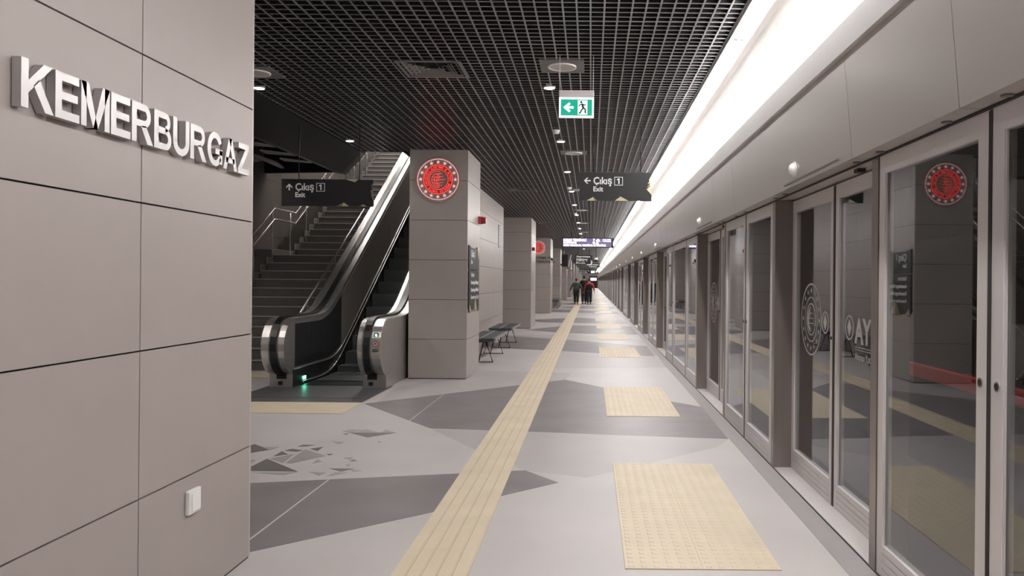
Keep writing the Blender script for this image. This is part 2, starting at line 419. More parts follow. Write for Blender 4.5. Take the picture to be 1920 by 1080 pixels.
# station name letters
word = 'KEMERBURGAZ'
def bx_(a, c, e, f): return [(a, e), (c, e), (c, f), (a, f)]
def arc_(cx, cy, ro, ri, a0, a1, n=14, ex=1.0, ixr=None):
    out = []
    rx, ry = ro if isinstance(ro, tuple) else (ro, ro); qx, qy = ri if isinstance(ri, tuple) else (ri, ri)
    for k in range(n):
        t0, t1 = math.radians(a0+(a1-a0)*k/n), math.radians(a0+(a1-a0)*(k+1)/n)
        out.append([(cx+rx*math.cos(t0), cy+ry*math.sin(t0)), (cx+rx*math.cos(t1), cy+ry*math.sin(t1)), (cx+qx*math.cos(t1), cy+qy*math.sin(t1)), (cx+qx*math.cos(t0), cy+qy*math.sin(t0))])
    return out
GL = {
 'K': (.96, [bx_(0, .21, 0, 1), [(.2, .31), (.93, 1), (.66, 1), (.2, .57)], [(.36, .50), (.53, .66), (.97, 0), (.71, 0)]]),
 'E': (.80, [bx_(0, .21, 0, 1), bx_(.2, .80, 0, .18), bx_(.2, .74, .42, .59), bx_(.2, .78, .82, 1)]),
 'M': (1.05, [bx_(0, .19, 0, 1), bx_(.86, 1.05, 0, 1), [(0, 1), (.27, 1), (.615, 0), (.435, 0)], [(1.05, 1), (.78, 1), (.435, 0), (.615, 0)]]),
 'R': (.95, [bx_(0, .21, 0, 1), bx_(.2, .56, .82, 1), bx_(.2, .56, .41, .58), [(.40, .43), (.63, .46), (.96, 0), (.70, 0)]] + arc_(.55, .705, .295, .12, -90, 90)),
 'B': (.88, [bx_(0, .21, 0, 1), bx_(.2, .55, .83, 1), bx_(.2, .58, .42, .59), bx_(.2, .57, 0, .17)] + arc_(.54, .745, .255, .10, -90, 90) + arc_(.56, .29, .29, .125, -90, 90)),
 'U': (.88, [bx_(0, .21, .35, 1), bx_(.67, .88, .35, 1)] + arc_(.44, .37, (.44, .39), (.23, .20), 180, 360)),
 'G': (.96, [bx_(.5, .95, .36, .53), bx_(.77, .95, .08, .5)] + arc_(.48, .5, (.48, .515), (.27, .335), 28, 328, 24)),
 'A': (.98, [[(0, 0), (.225, 0), (.60, 1), (.38, 1)], [(.98, 0), (.755, 0), (.38, 1), (.60, 1)], bx_(.2, .78, .21, .38)]),
 'Z': (.82, [bx_(.03, .80, .82, 1), bx_(0, .82, 0, .18), [(0, .17), (.26, .17), (.80, .83), (.54, .83)]])}
CAPH = .156
gap = (4.137-2.482 - CAPH*sum(GL[c][0] for c in word))/(len(word)-1)
LAB = {0: 'silver block letter K on the grey wall, start of the station name', 1: 'silver letter E between the K and the M on the grey wall', 2: 'silver letter M on the grey wall, the only M of the station name',
       3: 'silver letter E between the M and the R on the grey wall', 4: 'silver letter R between the E and the B on the grey wall', 5: 'silver letter B on the grey wall beside the panel joint', 6: 'silver letter U in the station name on the grey wall',
       7: 'silver letter R between the U and the G on the grey wall', 8: 'silver letter G in the station name on the grey wall', 9: 'silver letter A near the end of the station name on the grey wall', 10: 'silver letter Z, last of the station name by the wall edge'}
y = 2.482
for i, ch in enumerate(word):
    W_, parts_ = GL[ch]; b = MB()
    for p in parts_: b.prism([(y+u*CAPH, 2.031+v*CAPH) for u, v in p], 'x', XA+.004, XA+.034)
    for u, v in ((.1, .12), (.1, .8)): b.cyl((XA, y+u*CAPH, 2.031+v*CAPH), 'x', .006, .006, 8)
    tag(b.build('wall_letter', M['letter'], origin=(XA, y, 2.031)), LAB[i], 'letter', 'station name letters')
    y += W_*CAPH + gap
# light switch
sw = thing('light_switch', 'small white light switch low on the grey wall', 'switch', (XA, 3.63, .43))
b = MB(); b.box(XA, XA+.022, 3.575, 3.685, .425, .535); b.build('switch_plate', M['whiteplastic'], sw, bevel=.006)
b = MB(); b.prism([(XA+.022, .44), (XA+.030, .44), (XA+.026, .52), (XA+.022, .52)], 'y', 3.595, 3.665); b.build('rocker', M['whiteplastic'], sw, bevel=.002)

# ------------------------------------------------------------------ columns
XC0, XC1 = -2.75, -1.87
def column(y0, dep, label, n):
    b = MB(); b.box(XC0, XC1-.012, y0+.012, y0+dep, .012, CEIL, 1)
    b.box(XC0+.02, XC1-.02, y0+.02, y0+dep-.02, 0, .012, 1)
    g = .0035; zz = [.012]+ZS[:5]+[CEIL]
    for j in range(6):
        e = zz[j]+(g if j else 0); f = zz[j+1]-(g if j < 5 else 0)
        b.box(XC0, XC1, y0, y0+.012, e, f, 0)
        b.box(XC1-.012, XC1, y0+.012, y0+dep, e, f, 0)
    o = b.build('column', [M['panel_col'], M['joint']], origin=((XC0+XC1)/2, y0, 0))
    return tag(o, label, 'column', 'clad platform columns')
COLS = [(12.0, 1.33), (24.8, 2.0), (36.6, 2.1), (48.4, 2.1), (61.0, 2.1), (74.5, 2.1), (87, 2.1), (99.5, 2.1), (112, 2.1), (124.5, 2.1), (137, 2.1), (149.5, 2.1), (162, 2.1)]
CL = ['nearest grey panelled square column, with the round red emblem, beside the escalator',
      'second grey panelled column, plain front, just beyond the wall recess with benches',
      'third grey panelled column, carrying the far round red emblem with two lines of dark text',
      'fourth grey panelled column, narrow in view, beside the far bench',
      'fifth grey panelled column, partly behind the black hanging screen',
      'sixth grey panelled column, beyond the black hanging screen']
for i, (cy, dp) in enumerate(COLS):
    column(cy, dp, CL[i] if i < 6 else 'very distant grey column at the far end of the platform row', i)
# recessed wall run and the wall behind the columns
b = MB(); b.box(-2.80, -2.392, 13.33, 21.5, .0, CEIL, 1)
clad_x(b, -2.38, 13.33, 21.5, .012, CEIL, [14.5, 17.0, 19.5], ZS)
b.box(-2.80, -2.38, 21.5, 21.512, 0, CEIL, 0)
struct(b.build('wall_left', [M['panel'], M['joint']]))
b = MB(); b.box(-3.1, -2.9, 27.3, HALL1, 0, CEIL, 1)
clad_x(b, -2.888, 27.3, HALL1, .012, CEIL, [27+2.5*k for k in range(58)], ZS)
struct(b.build('wall_left', [M['panel_col'], M['joint']]))
# end walls
b = MB(); b.box(-8.2, 6.3, HALL1, HALL1+.2, -1.5, 8); struct(b.build('wall_far', M['panel_col']))
b = MB(); b.box(-8.2, 6.3, HALL0-.2, HALL0, -1.5, 8); struct(b.build('wall_back', M['panel_col']))
t_ = thing('service_door', 'dark red framed doorway with a lit white panel at the far end of the platform', 'door', (.6, HALL1-.02, 0))
b = MB(); b.box(-.2, 1.3, HALL1-.06, HALL1-.001, 0, 2.5); b.build('door_panel', M['black'], t_)
b = MB(); b.box(-.35, -.2, HALL1-.08, HALL1-.001, 0, 2.6); b.box(1.3, 1.40, HALL1-.08, HALL1-.001, 0, 2.6); b.box(-.2, 1.3, HALL1-.08, HALL1-.001, 2.5, 2.6); b.build('door_frame', M['redplastic'], t_)
b = MB(); b.box(-.1, 1.2, HALL1-.09, HALL1-.06, 1.6, 2.2); b.build('lit_panel', M['screenwhite'], t_)

# ------------------------------------------------------------------ ceiling: open cell grid, plenum above, smooth black soffit strip
XG0, XG1 = -3.55, 1.08
YS = 12.2          # the ceiling stops here over the stairwell
g = MB(); t = .0075
k = 0
x = XG1
while x > XG0-1e-6:
    y1 = HALL1 if x > -2.9 else YS
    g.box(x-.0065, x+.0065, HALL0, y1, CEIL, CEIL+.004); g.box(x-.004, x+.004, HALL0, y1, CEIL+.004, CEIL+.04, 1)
    x -= .1; k += 1
y = -1.0
while y < 75:
    x0 = XG0 if y < YS else -2.9
    tt = .0062 if abs((y/.6)-round(y/.6)) > .02 else .010
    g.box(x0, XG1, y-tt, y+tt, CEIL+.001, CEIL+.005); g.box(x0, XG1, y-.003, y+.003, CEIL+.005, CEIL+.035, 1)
    y += .1
y = 75
while y < HALL1: g.box(-2.9, XG1, y-.01, y+.01, CEIL+.004, CEIL+.045); y += .6
struct(g.build('ceiling', [M['grid'], M['web_shade']]))
g = MB(); g.box(XG0, 1.9, HALL0, YS, 4.6, 4.7); g.box(-2.9, 1.9, YS, HALL1, 4.6, 4.7)
g.box(XG0-.02, XG0, HALL0, YS+.03, CEIL, 4.6); g.box(XG0, -2.75, YS, YS+.03, CEIL, 4.6); g.box(-2.92, -2.9, YS, HALL1, CEIL, 4.6)
g.box(1.10, 1.14, HALL0, HALL1, 3.5, 4.6)
struct(g.build('ceiling', M['plenum']))
# smooth strip left of the grid with its sloping end
g = MB(); g.prism([(XG0-.02, HALL0), (XG0-.02, 12.3), (-4.65, 14.8), (-4.65, HALL0)], 'z', CEIL, CEIL+.14)
struct(g.build('ceiling', M['soffit']))
g = MB(); g.prism([(-4.66, CEIL), (-4.78, CEIL+.02), (-5.05, CEIL+.42), (-5.05, CEIL+.6), (-4.66, CEIL+.6)], 'y', HALL0, 14.9)
g.prism([(XG0-.02, 12.3), (-4.65, 14.8), (-4.65, 15.0), (XG0-.02, 12.5)], 'z', CEIL, CEIL+.6)
struct(g.build('trim_2', mat('soffit_edge', (.10, .115, .125), .3)))
# louvres in the dark void over the concourse, in front of a black bulkhead
b = MB(); b.prism([(-6.885, 3.72), (-5.14, 3.76), (-5.14, 8.5), (-6.885, 8.5)], 'y', 16.7, 16.85); struct(b.build('trim_10', M['plenum']))
BAF = [[(-5.459, 12.82), (-5.40, 13.107), (-5.584, 13.115)], [(-5.782, 13.582), (-5.482, 14.029), (-5.887, 13.829)],
       [(-6.012, 14.374), (-5.513, 14.877), (-5.557, 14.963), (-6.035, 14.738)], [(-6.024, 15.317), (-5.583, 15.844), (-6.051, 15.625)],
       [(-6.531, 15.2), (-6.474, 15.6), (-6.75, 15.821)], [(-6.333, 14.88), (-6.291, 15.887), (-6.447, 16.65), (-6.515, 16.654), (-6.416, 15.076)]]
BL = ['nearest to the grid ceiling', 'upper long wedge', 'longest one in the middle', 'farthest wedge toward the stairs', 'small one by the side wall', 'the diagonal bar crossing the others']
bm_ = mat('baffle_grey', (.62, .60, .59), .4)
for i, p_ in enumerate(BAF):
    cx_ = sum(q[0] for q in p_)/len(p_); cy_ = sum(q[1] for q in p_)/len(p_)
    b = MB(); b.prism(p_, 'z', 3.80, 3.83)
    tag(b.build('ceiling_baffle', bm_, origin=(cx_, cy_, 3.8)), 'pale wedge baffle in the black void above the stairs, ' + BL[i], 'baffle', 'slanted baffles above the stairs')
    b2 = MB(); b2.tube([(cx_, cy_, 3.83), (cx_, cy_, 4.61)], .006, 6); b2.build('hanger', M['black'], bpy.context.scene.objects[[o.name for o in COL.objects if o.name.startswith('ceiling_baffle')][-1]])
b = MB(); b.box(-6.9, -5.06, HALL0, 16.69, 4.6, 4.7); struct(b.build('ceiling', M['plenum']))
# unseen lamps added to brighten the stairs and the concourse behind the grey wall
def hall_fill_lamp(x, y, z, L, label, st=30):
    t = thing('hall_fill_lamp', label, 'light', (x, y, z), 'added stair hall fill lamps')
    b = MB(); b.box(x-.12, x+.12, y, y+L, z-.05, z); b.build('housing', M['whiteplastic'], t)
    b = MB(); b.box(x-.10, x+.10, y+.03, y+L-.03, z-.06, z-.051); b.build('diffuser', M['lamp'] if z > 6 else M['lamp_dim'], t)
hall_fill_lamp(-5.6, 16.5, 8.59, 2.4, 'long unseen added fill lamp on the high ceiling over the stairs, nearer one')
hall_fill_lamp(-5.6, 21.5, 8.59, 2.4, 'long unseen added fill lamp on the high ceiling over the stairs, farther one')
hall_fill_lamp(-3.6, 19.0, 8.59, 2.4, 'long unseen added fill lamp on the high ceiling over the escalator')
hall_fill_lamp(-6.0, 4.5, 4.59, 2.4, 'long unseen added fill lamp in the concourse hidden behind the grey wall, nearer one')
hall_fill_lamp(-6.0, 8.0, 4.59, 1.8, 'long unseen added fill lamp in the concourse hidden behind the grey wall, farther one')

# ------------------------------------------------------------------ cove above the doors, white vault and bright band
prof = [(1.345, 2.684), (1.40, 2.70), (1.435, 2.735), (1.44, 2.816)]
b = MB(); b.prism(prof + [(1.8, 2.816), (1.8, 2.684)], 'y', HALL0, HALL1); struct(b.build('trim_3', M['fascia']))
b = MB(); b.prism([(1.402, 2.800), (1.382, 2.950), (1.40, 2.955), (1.66, 2.965), (1.8, 2.965), (1.8, 2.817), (1.44, 2.817), (1.44, 2.802)], 'y', HALL0, HALL1); struct(b.build('trim_4', M['band']))
vp = [(1.655, 2.966), (1.665, 3.15), (1.66, 3.28), (1.62, 3.39), (1.54, 3.47), (1.44, 3.505), (1.34, 3.50), (1.252, 3.47)]
b = MB(); b.prism(vp + [(1.252, 4.4), (1.8, 4.4), (1.8, 2.966)], 'y', HALL0, HALL1); struct(b.build('ceiling', M['white']))
# tray that carries the tubes
b = MB(); b.box(1.09, 1.105, HALL0, HALL1, 3.435, 3.50); b.box(1.105, 1.25, HALL0, HALL1, 3.455, 3.468); b.box(1.246, 1.252, HALL0, HALL1, 3.444, 3.468)
struct(b.build('trim_5', M['white']))
lf = thing('linear_light', 'x', 'light', (1.15, 0, 3.455), 'cove tube lights')
b = MB(); b.prism([(1.112, 3.455), (1.112, 3.425), (1.125, 3.400), (1.165, 3.400), (1.178, 3.415), (1.178, 3.455)], 'y', .012, 1.208); b.build('diffuser', M['tube'], lf)
b = MB(); b.box(1.110, 1.180, 0, .012, 3.402, 3.455); b.box(1.110, 1.180, 1.208, 1.22, 3.402, 3.455)
b.box(1.185, 1.245, .0, 1.22, 3.442, 3.455); b.build('end_cap', M['whiteplastic'], lf)
lf.location.y = -2.5
lf['label'] = 'white cove tube light behind the camera position end of the row'
i = 0; y = -2.5+1.25
vis = 0
while y < HALL1-2:
    if y > 3.9 and vis < 10:
        lb = 'white tube light in the cove above the doors, %s from the camera' % nth(vis); vis += 1
    elif y <= 3.9: lb = 'white cove tube light at the very near end above the camera'
    else: lb = 'white cove tube light in the long bright line receding far away'
    dup(lf, (0, y+2.5, 0), lb); y += 1.25

# ------------------------------------------------------------------ header (fascia) panels
def header(y0, y1, first):
    b = MB(); g = .004
    pr = [(1.385, 2.165), (1.339, 2.682), (1.37, 2.682), (1.41, 2.195), (1.50, 2.195), (1.50, 2.165)]
    b.prism(pr, 'y', y0+g, y1-g)
    return b
b = MB(); b.box(1.415, 1.8, HALL0, HALL1, 2.2, 2.68); struct(b.build('trim_6', M['joint']))
b = MB(); b.box(1.50, 1.80, HALL0, HALL1, 2.168, 2.199); struct(b.build('trim_6', M['fascia']))
b = MB(); b.box(1.476, 1.492, HALL0, HALL1, 2.157, 2.170); struct(b.build('trim_7', M['gap']))
HEAD = []
def head_label(k, wide, cam_side=True):
    return None
hi_w = hi_n = 0
for idx, p in enumerate(POSTS):
    prev = POSTS[idx-1] if idx else p-4.7
    # narrow panel over the gap side, wide panel over the sliding doors
    for (a, c, kind) in ((prev-2.19+3.47-.0, p-3.42+0, None),):
        pass
    a0 = p - 3.42; a1 = p - 2.19; a2 = POSTS[idx+1]-3.42 if idx+1 < len(POSTS) else p + 1.28
    a0 = max(a0, HALL0+.02)
    for (a, c, kk) in ((a0, a1, 'narrow'), (a1, a2, 'wide')):
        hb = header(a, c, False).build('door_header', M['fascia'], origin=(1.385, a, 2.165))
        if kk == 'wide': HEAD.append(hb)
        if kk == 'narrow':
            n = hi_n; hi_n += 1
        else:
            n = hi_w; hi_w += 1
        if c < 2.8: lab = '%s grey header panel at the near end, beyond the picture edge' % kk
        elif n < 10: lab = '%s satin grey header panel above the platform doors, %s %s one from the camera' % (kk, nth(n-(1 if kk == 'wide' else 2)) if n-(1 if kk == 'wide' else 2) >= 0 else 'first', kk)
        else: lab = '%s grey header panel in the far receding row above the doors' % kk
        tag(hb, lab, 'header panel', 'header panels above the doors')
# soffit spots
sp = None
si = 0
spots = [2.78, 3.25, 4.0, 4.35, 5.95, 6.25]
for rep in range(6):
    for q in spots:
        y = q + 4.69*rep
        b = MB(); b.cyl((1.45, y, 2.159), 'z', .022, .0058, 16)
        if sp is None:
            sp = b.build('soffit_sensor', mat('sensor_grey', (.16, .14, .135), .4), origin=(1.45, y, 2.16)); o = sp
        else:
            o = sp.copy(); COL.objects.link(o); o.location = (1.45, y, 2.16)
        lab = 'small round grey spot under the door header, %s from the camera' % nth(si) if si < 6 else 'tiny round spot under the distant part of the door header'
        tag(o, lab, 'sensor', 'round spots under the header'); si += 1

# ------------------------------------------------------------------ platform screen doors
ZT = 2.156
def leaf(name, label, X, y0, y1, handle=None, group=None, cat='door', logos=False, sw0=.065, sw1=.065):
    t = thing(name, label, cat, (X, (y0+y1)/2, 0), group)
    th = .045; zb, zt = .17, 2.062
    b = MB()
    b.box(X, X+th, y0, y0+sw0, .012, ZT); b.box(X, X+th, y1-sw1, y1, .012, ZT)
    b.box(X, X+th, y0+sw0, y1-sw1, zt, ZT)
    # bottom rail with three shallow grooves
    zz = [.012, .05, .056, .088, .094, .126, .132, zb]
    for j in range(0, 7, 2): b.box(X, X+th, y0+sw0, y1-sw1, zz[j], zz[j+1])
    b.box(X+.003, X+th-.003, y0+sw0, y1-sw1, .05, .132)
    # inner glazing bead
    b.box(X+.004, X+.012, y0+sw0, y0+sw0+.008, zb, zt); b.box(X+.004, X+.012, y1-sw1-.008, y1-sw1, zb, zt)
    b.build('door_frame', M['alu'], t)
    b = MB(); b.box(X+.014, X+.018, y0+sw0-.002, y1-sw1+.002, zb-.002, zt+.002); b.build('glass_pane', M['glass'], t)
    if handle is not None:
        b = MB(); b.cyl((X-.004, handle, 1.126), 'x', .020, .006, 20, 0); b.cyl((X-.006, handle, 1.126), 'x', .014, .004, 20, 1)
        b.build('finger_lock', [M['polish'], M['black']], t)
    return t
def post(y0, y1, label, wide):
    b = MB(); b.box(1.491, 1.655, y0, y1, .0, 2.165)
    b.box(1.487, 1.491, y0-.0+.004, y1-.004, .0, 2.165)
    return tag(b.build('door_post', M['post'], origin=(1.57, (y0+y1)/2, 0)), label, 'post', 'steel posts between the doors')
def emblem_film(parent, X, yc, zc, r):
    b = MB(); d = .0012; x = X-d
    b.ring((x, yc, zc), 'x', r*.96, r, d, 64); b.ring((x, yc, zc), 'x', r*.60, r*.625, d, 48); b.ring((x, yc, zc), 'x', r*.42, r*.45, d, 48)
    for k in range(16):
        a = 2*PI*k/16; cy, cz = yc+r*.80*math.sin(a), zc+r*.80*math.cos(a)
        pts = [(cy+(r*.075 if j % 2 == 0 else r*.03)*math.sin(PI*j/5), cz+(r*.075 if j % 2 == 0 else r*.03)*math.cos(PI*j/5)) for j in range(10)]
        b.prism(pts, 'x', x, X)
    # globe-like inner motif of arcs
    for q in range(4):
        rr = r*(.36-.05*q); cz = zc-.02*r*q
        for j in range(14):
            a0 = PI*(.55+.9*j/14); a1 = PI*(.55+.9*(j+1)/14)
            p = [(yc-rr*math.cos(a)*1.0*s_, cz+rr*math.sin(a)*s_*1.0) for a, s_ in ((a0, 1), (a1, 1), (a1, .90), (a0, .90))]
            b.prism(p, 'x', x, X)
    for q in range(3):
        b.box(x, X, yc-r*(.24-.05*q), yc+r*(.2-.04*q), zc-r*(.12-.14*q), zc-r*(.12-.14*q)+r*.02)
    b.build('frosted_emblem', M['frost'], parent)
def small_logo(b, X, yc, zc, r):
    d = .0012; x = X-d
    b.ring((x, yc, zc), 'x', r*.86, r, d, 32)
    b.prism([(yc-r*.5, zc), (yc, zc+r*.72), (yc+r*.5, zc), (yc, zc-r*.72)], 'x', x, X)
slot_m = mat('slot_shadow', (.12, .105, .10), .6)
glass_x = 1.628+.014
for idx, p in enumerate(POSTS):
    near = p < 58
    def lb(fmt, n): return fmt % nth(n) if (n < 12) else None
    # wide post
    n = idx - 2
    if p < 2: lab = 'steel door post near the camera beyond the picture edge'
    elif n < 12: lab = 'wide brown-grey steel post facing the camera between doors, %s from the camera' % nth(max(n, 0))
    else: lab = 'thin distant steel post in the far row of doors'
    post(p, p+.10, lab, True)
    if p < 0: continue
    lab2 = lab.replace('wide brown-grey steel post facing the camera between doors', 'slim steel post beside the recessed sliding doors').replace('thin distant', 'slim distant')
    post(p-2.30, p-2.20, lab2 if p > 2 else 'slim steel post behind the camera beside the doors', False)
    far = 'far glass door leaf in the receding row beyond the walkers'
    # recessed sliding leaves
    for (a, c, which) in ((p-2.195, p-1.125, 'near'), (p-1.085, p-.005, 'far')):
        if p < 2: lab = '%s leaf of the recessed glass doors beyond the right picture edge' % which
        elif n < 10: lab = '%s leaf of the %s recessed pair of sliding glass doors from the camera' % (which, nth(n))
        else: lab = 'distant recessed sliding glass door leaf in the far row'
        t = leaf('sliding_door', lab, 1.628, a, c, None, 'sliding platform doors')
        if 2 < p < 20:
            if which == 'far':
                emblem_film(t, glass_x, p-.50, 1.23, .268)
                b = MB(); small_logo(b, glass_x, p-.86, 1.225, .08); b.build('frosted_logo', M['frost'], t)
            else:
                b = MB(); small_logo(b, glass_x, p-1.38, 1.22, .08)
                b.box(glass_x-.0012, glass_x, p-2.1, p-1.49, 1.105, 1.110); b.box(glass_x-.0012, glass_x, p-2.1, p-1.49, 1.09, 1.094)
                b.build('frosted_logo', M['frost'], t)
                text('frosted_lettering', 'AYGM', .215, (glass_x-.0006, p-1.49, 1.135), '-x', M['frost'], t, .0006, .006)
                text('frosted_lettering', 'Altyapı Yatırımları', .062, (glass_x-.0006, p-1.49, 1.03), '-x', M['frost'], t, .0006, .0)
        if which == 'far':
            b = MB(); b.box(1.624, 1.672, p-1.123, p-1.087, .012, 2.15)
            b.build('rubber_seal', M['black'], t)
            b = MB(); b.cyl((1.622, p-1.055, 1.13), 'x', .011, .006, 14); b.build('lock', M['black'], t)
    # emergency leaves in the front plane, between the previous post and this bay
    prev = POSTS[idx-1] if idx else p-4.7
    a = prev+.105; c = p-2.305
    if idx == 0: continue
    if c-a < 3: cuts = [a, (a+c)/2, c]
    else: cuts = [a, a+1.24, a+3.22, c]
    for j in range(len(cuts)-1):
        y0, y1 = cuts[j]+(.013 if j else 0), cuts[j+1]-(.013 if j < len(cuts)-2 else 0)
        hd = (y1-.05 if j == 0 else y0+.05) if len(cuts) == 3 else (y0+.05 if j == 2 else (y1-.05 if j == 1 else None))
        nm = ['near', 'middle', 'far'][j] if len(cuts) == 4 else ['near', 'far'][j]
        kind = 'push-out glass door with a round lock' if hd is not None else 'fixed glass panel'
        if p < 2: lab = '%s %s beyond the right picture edge' % (nm, kind)
        elif n < 10: lab = '%s %s in the %s front group of doors from the camera' % (nm, kind, nth(n))
        else: lab = 'distant white framed glass panel in the far row of doors'
        lt = leaf('emergency_door', lab, 1.491, y0, y1, hd, 'front glass doors', sw0=.085, sw1=.085 if j == 0 else .075)
        if j:
            b = MB(); b.box(1.488, 1.535, y0-.0255, y0-.0005, .012, 2.15); b.build('rubber_seal', M['gap'], lt)
    # round white signal dome on the header
    if p > 2:
        y = p-1.03
        o = thing('signal_dome', ('small white signal dome on the door header, %s from the camera' % nth(n)) if n < 8 else 'tiny white signal dome on the far door header', 'signal light', (1.372, y, 2.27), 'white signal domes')
        b = MB(); b.cyl((1.368, y, 2.27), 'x', .052, .012, 24); b.build('bezel', M['alu'], o)
        b = MB(); b.dome((1.368, y, 2.27), .042, (-1, 0, -.09), 18, 5, depth=.8); b.build('lens', M['whiteplastic'], o)
        b = MB(); b.box(1.370, 1.378, p-2.0, p-.75, 2.186, 2.196)
        b.build('slot', slot_m, HEAD[idx])
for i_, y_ in enumerate((4.6, 9.3, 16.1)):
    b = MB(); b.box(1.54, 1.585, y_, y_+.07, 2.146, 2.168)
    tag(b.build('door_sensor', M['black'], origin=(1.56, y_, 2.168)), 'tiny black sensor under the header of the %s recessed sliding doors' % nth(i_), 'sensor')
# sill between front plane and recessed doors
b = MB(); b.box(1.491, 1.66, HALL0, HALL1, 0, .010); struct(b.build('trim_8', M['floor']))
b = MB(); b.box(1.485, 1.491, HALL0, HALL1, 0, .006); struct(b.build('trim_9', M['gap']))

# ------------------------------------------------------------------ stairwell shell
b = MB(); b.box(-7.1, -6.9, HALL0, 30, 0, 9, 1)
yy = [HALL0 + 1.2*k for k in range(31)]
clad_x(b, -6.888, HALL0, 30, .0, 9, yy, [1.2*k for k in range(1, 8)], g=.003)
struct(b.build('wall_left', [M['stairwall'], M['joint']]))
b = MB(); b.box(-2.84, -2.80, 13.4, 27.3, 0, 9); b.box(-2.84, -2.76, 12.6, 13.35, CEIL, 9); b.box(-2.79, -2.76, 12.25, 27.3, 4.7, 9)
struct(b.build('wall_right', M['stairwall']))
b = MB(); b.box(-6.9, -2.84, 27.3, 27.5, 0, 9); struct(b.build('wall_far', M['stairwall']))
b = MB(); b.box(-8.2, -2.7, 12.2, 30, 8.6, 8.7); struct(b.build('ceiling', M['soffit']))

# stone stairs
st = thing('staircase', 'dark grey stone stairs with pale nosings climbing beside the escalator', 'stairs', (-5.55, 12.94, 0))
XS0, XS1 = -6.5, -4.6
def stair_pts():
    pts = []; Y, Z = 12.94, 0
    for k in range(33):
        Z += .165
        dpt = 1.2 if k in (11, 23) else .3
        pts.append((Y, Y+dpt, Z)); Y += dpt
    return pts
SP = stair_pts()
for k, (a, c, z) in enumerate(SP):
    b = MB(); b.box(XS0-.15, XS1, a+.012, c+.03, max(0, z-.5), z-.012); b.box(XS0, XS1, a-.008, c+.03, z-.03, z)
    s_ = b.build('landing' if c-a > 1 else 'step', M['stone'], st)
    b = MB(); b.box(XS0, XS1, a-.012, a+.010, z-.012, z+.002); b.build('nosing', M['nosing'], s_)
b = MB()
for (a, c, z) in SP:
    b.box(XS0-.36, XS0-.002, a, c, max(0, z-.4), z+.11); 
b.build('curb', M['stone'], st)
b = MB()
for (a, c, z) in SP:
    b.box(XS0-.010, XS0+.0, a-.002, a+.006, z-.05, z+.115); b.box(XS0-.010, XS0, a, c, z+.105, z+.115)
b.build('curb_trim', M['nosing'], st)
def rail(name, label, X, posts):
    t = thing(name, label, 'handrail', (X, 12.7, 0))
    for dz, nm in ((0, 'upper_rail'), (-.22, 'lower_rail')):
        b = MB(); b.tube([(X, 12.7, .95+dz), (X, 16.2, 2.92+dz), (X, 17.35, 2.92+dz), (X, 20.75, 4.88+dz), (X, 21.95, 4.88+dz), (X, 25.6, 6.9+dz)], .019, 8)
        b.build(nm, M['polish'], t)
    for y in posts:
        zr = 2.92 if 16.2 < y < 17.35 else (4.88 if 20.75 < y < 21.95 else (.95+(y-12.7)*.563 if y < 16.3 else (2.92+(y-17.35)*.5765 if y < 20.8 else 4.88+(y-21.95)*.553)))
        zb = max([z for a, c, z in SP if a <= y < c] + [0])
        b = MB(); b.tube([(X, y, zb), (X, y, zr-.02)], .013, 8); b.build('baluster', M['polish'], t)
    return t
rail('handrail', 'double steel handrail along the left side wall of the stairs', -6.46, [13.1, 14.2, 15.2, 16.1, 17.05, 18.0, 19.2, 20.4, 21.6, 22.8, 24])
rail('handrail', 'double steel handrail between the stairs and the escalator', -4.64, [13.0, 14.4, 15.8, 17.1, 18.6, 20.2, 21.5, 23])

# ------------------------------------------------------------------ escalator
es = thing('escalator', 'steel escalator with dark inner walls and black handrails rising behind the column', 'escalator', (-3.6, 10.9, 0))
SL = math.tan(math.radians(30))
def ramp(y, y0, base, blend=.45):
    """flat at base before y0, 30 degrees after, rounded"""
    t = y-y0
    if t <= -blend: return base
    if t >= blend: return base + SL*t
    return base + SL*(t+blend)**2/(4*blend)
CY, CZ, RR = 10.96, .57, .38
TOPY = 22.5
def top_z(y): return ramp(y, 12.35, .95)
def path():
    P = [(11.02, .20)]
    for k in range(0, 15):
        a = math.radians(-78 - (k/14.0)*(192-0))   # from bottom, round the front, to the top
        P.append((CY + RR*math.cos(a), CZ + RR*math.sin(a)))
    y = 11.1
    while y < TOPY: P.append((y, top_z(y))); y += .12
    return P
def norm2(P, i):
    a = P[max(i-1, 0)]; c = P[min(i+1, len(P)-1)]
    dy, dz = c[0]-a[0], c[1]-a[1]; l = math.hypot(dy, dz) or 1
    return (-(dz)/l, dy/l)      # outward (left of travel reversed below)
def sweep(b, P, x0, x1, off0, off1, mi=0, sm=False):
    v = []
    for i, (y, z) in enumerate(P):
        n = norm2(P, i); n = (n[0], n[1])
        # path runs bottom -> front -> top, so the outside is to the left of travel
        for (x, o) in ((x0, off0), (x1, off0), (x1, off1), (x0, off1)):
            v.append((x, y+n[0]*o, z+n[1]*o))
    f = []
    for i in range(len(P)-1):
        for k in range(4): f.append((i*4+k, i*4+(k+1) % 4, (i+1)*4+(k+1) % 4, (i+1)*4+k))
    f += [(0, 1, 2, 3), tuple((len(P)-1)*4+k for k in (3, 2, 1, 0))]
    b.poly(v, f, mi, sm)
PTH = path()
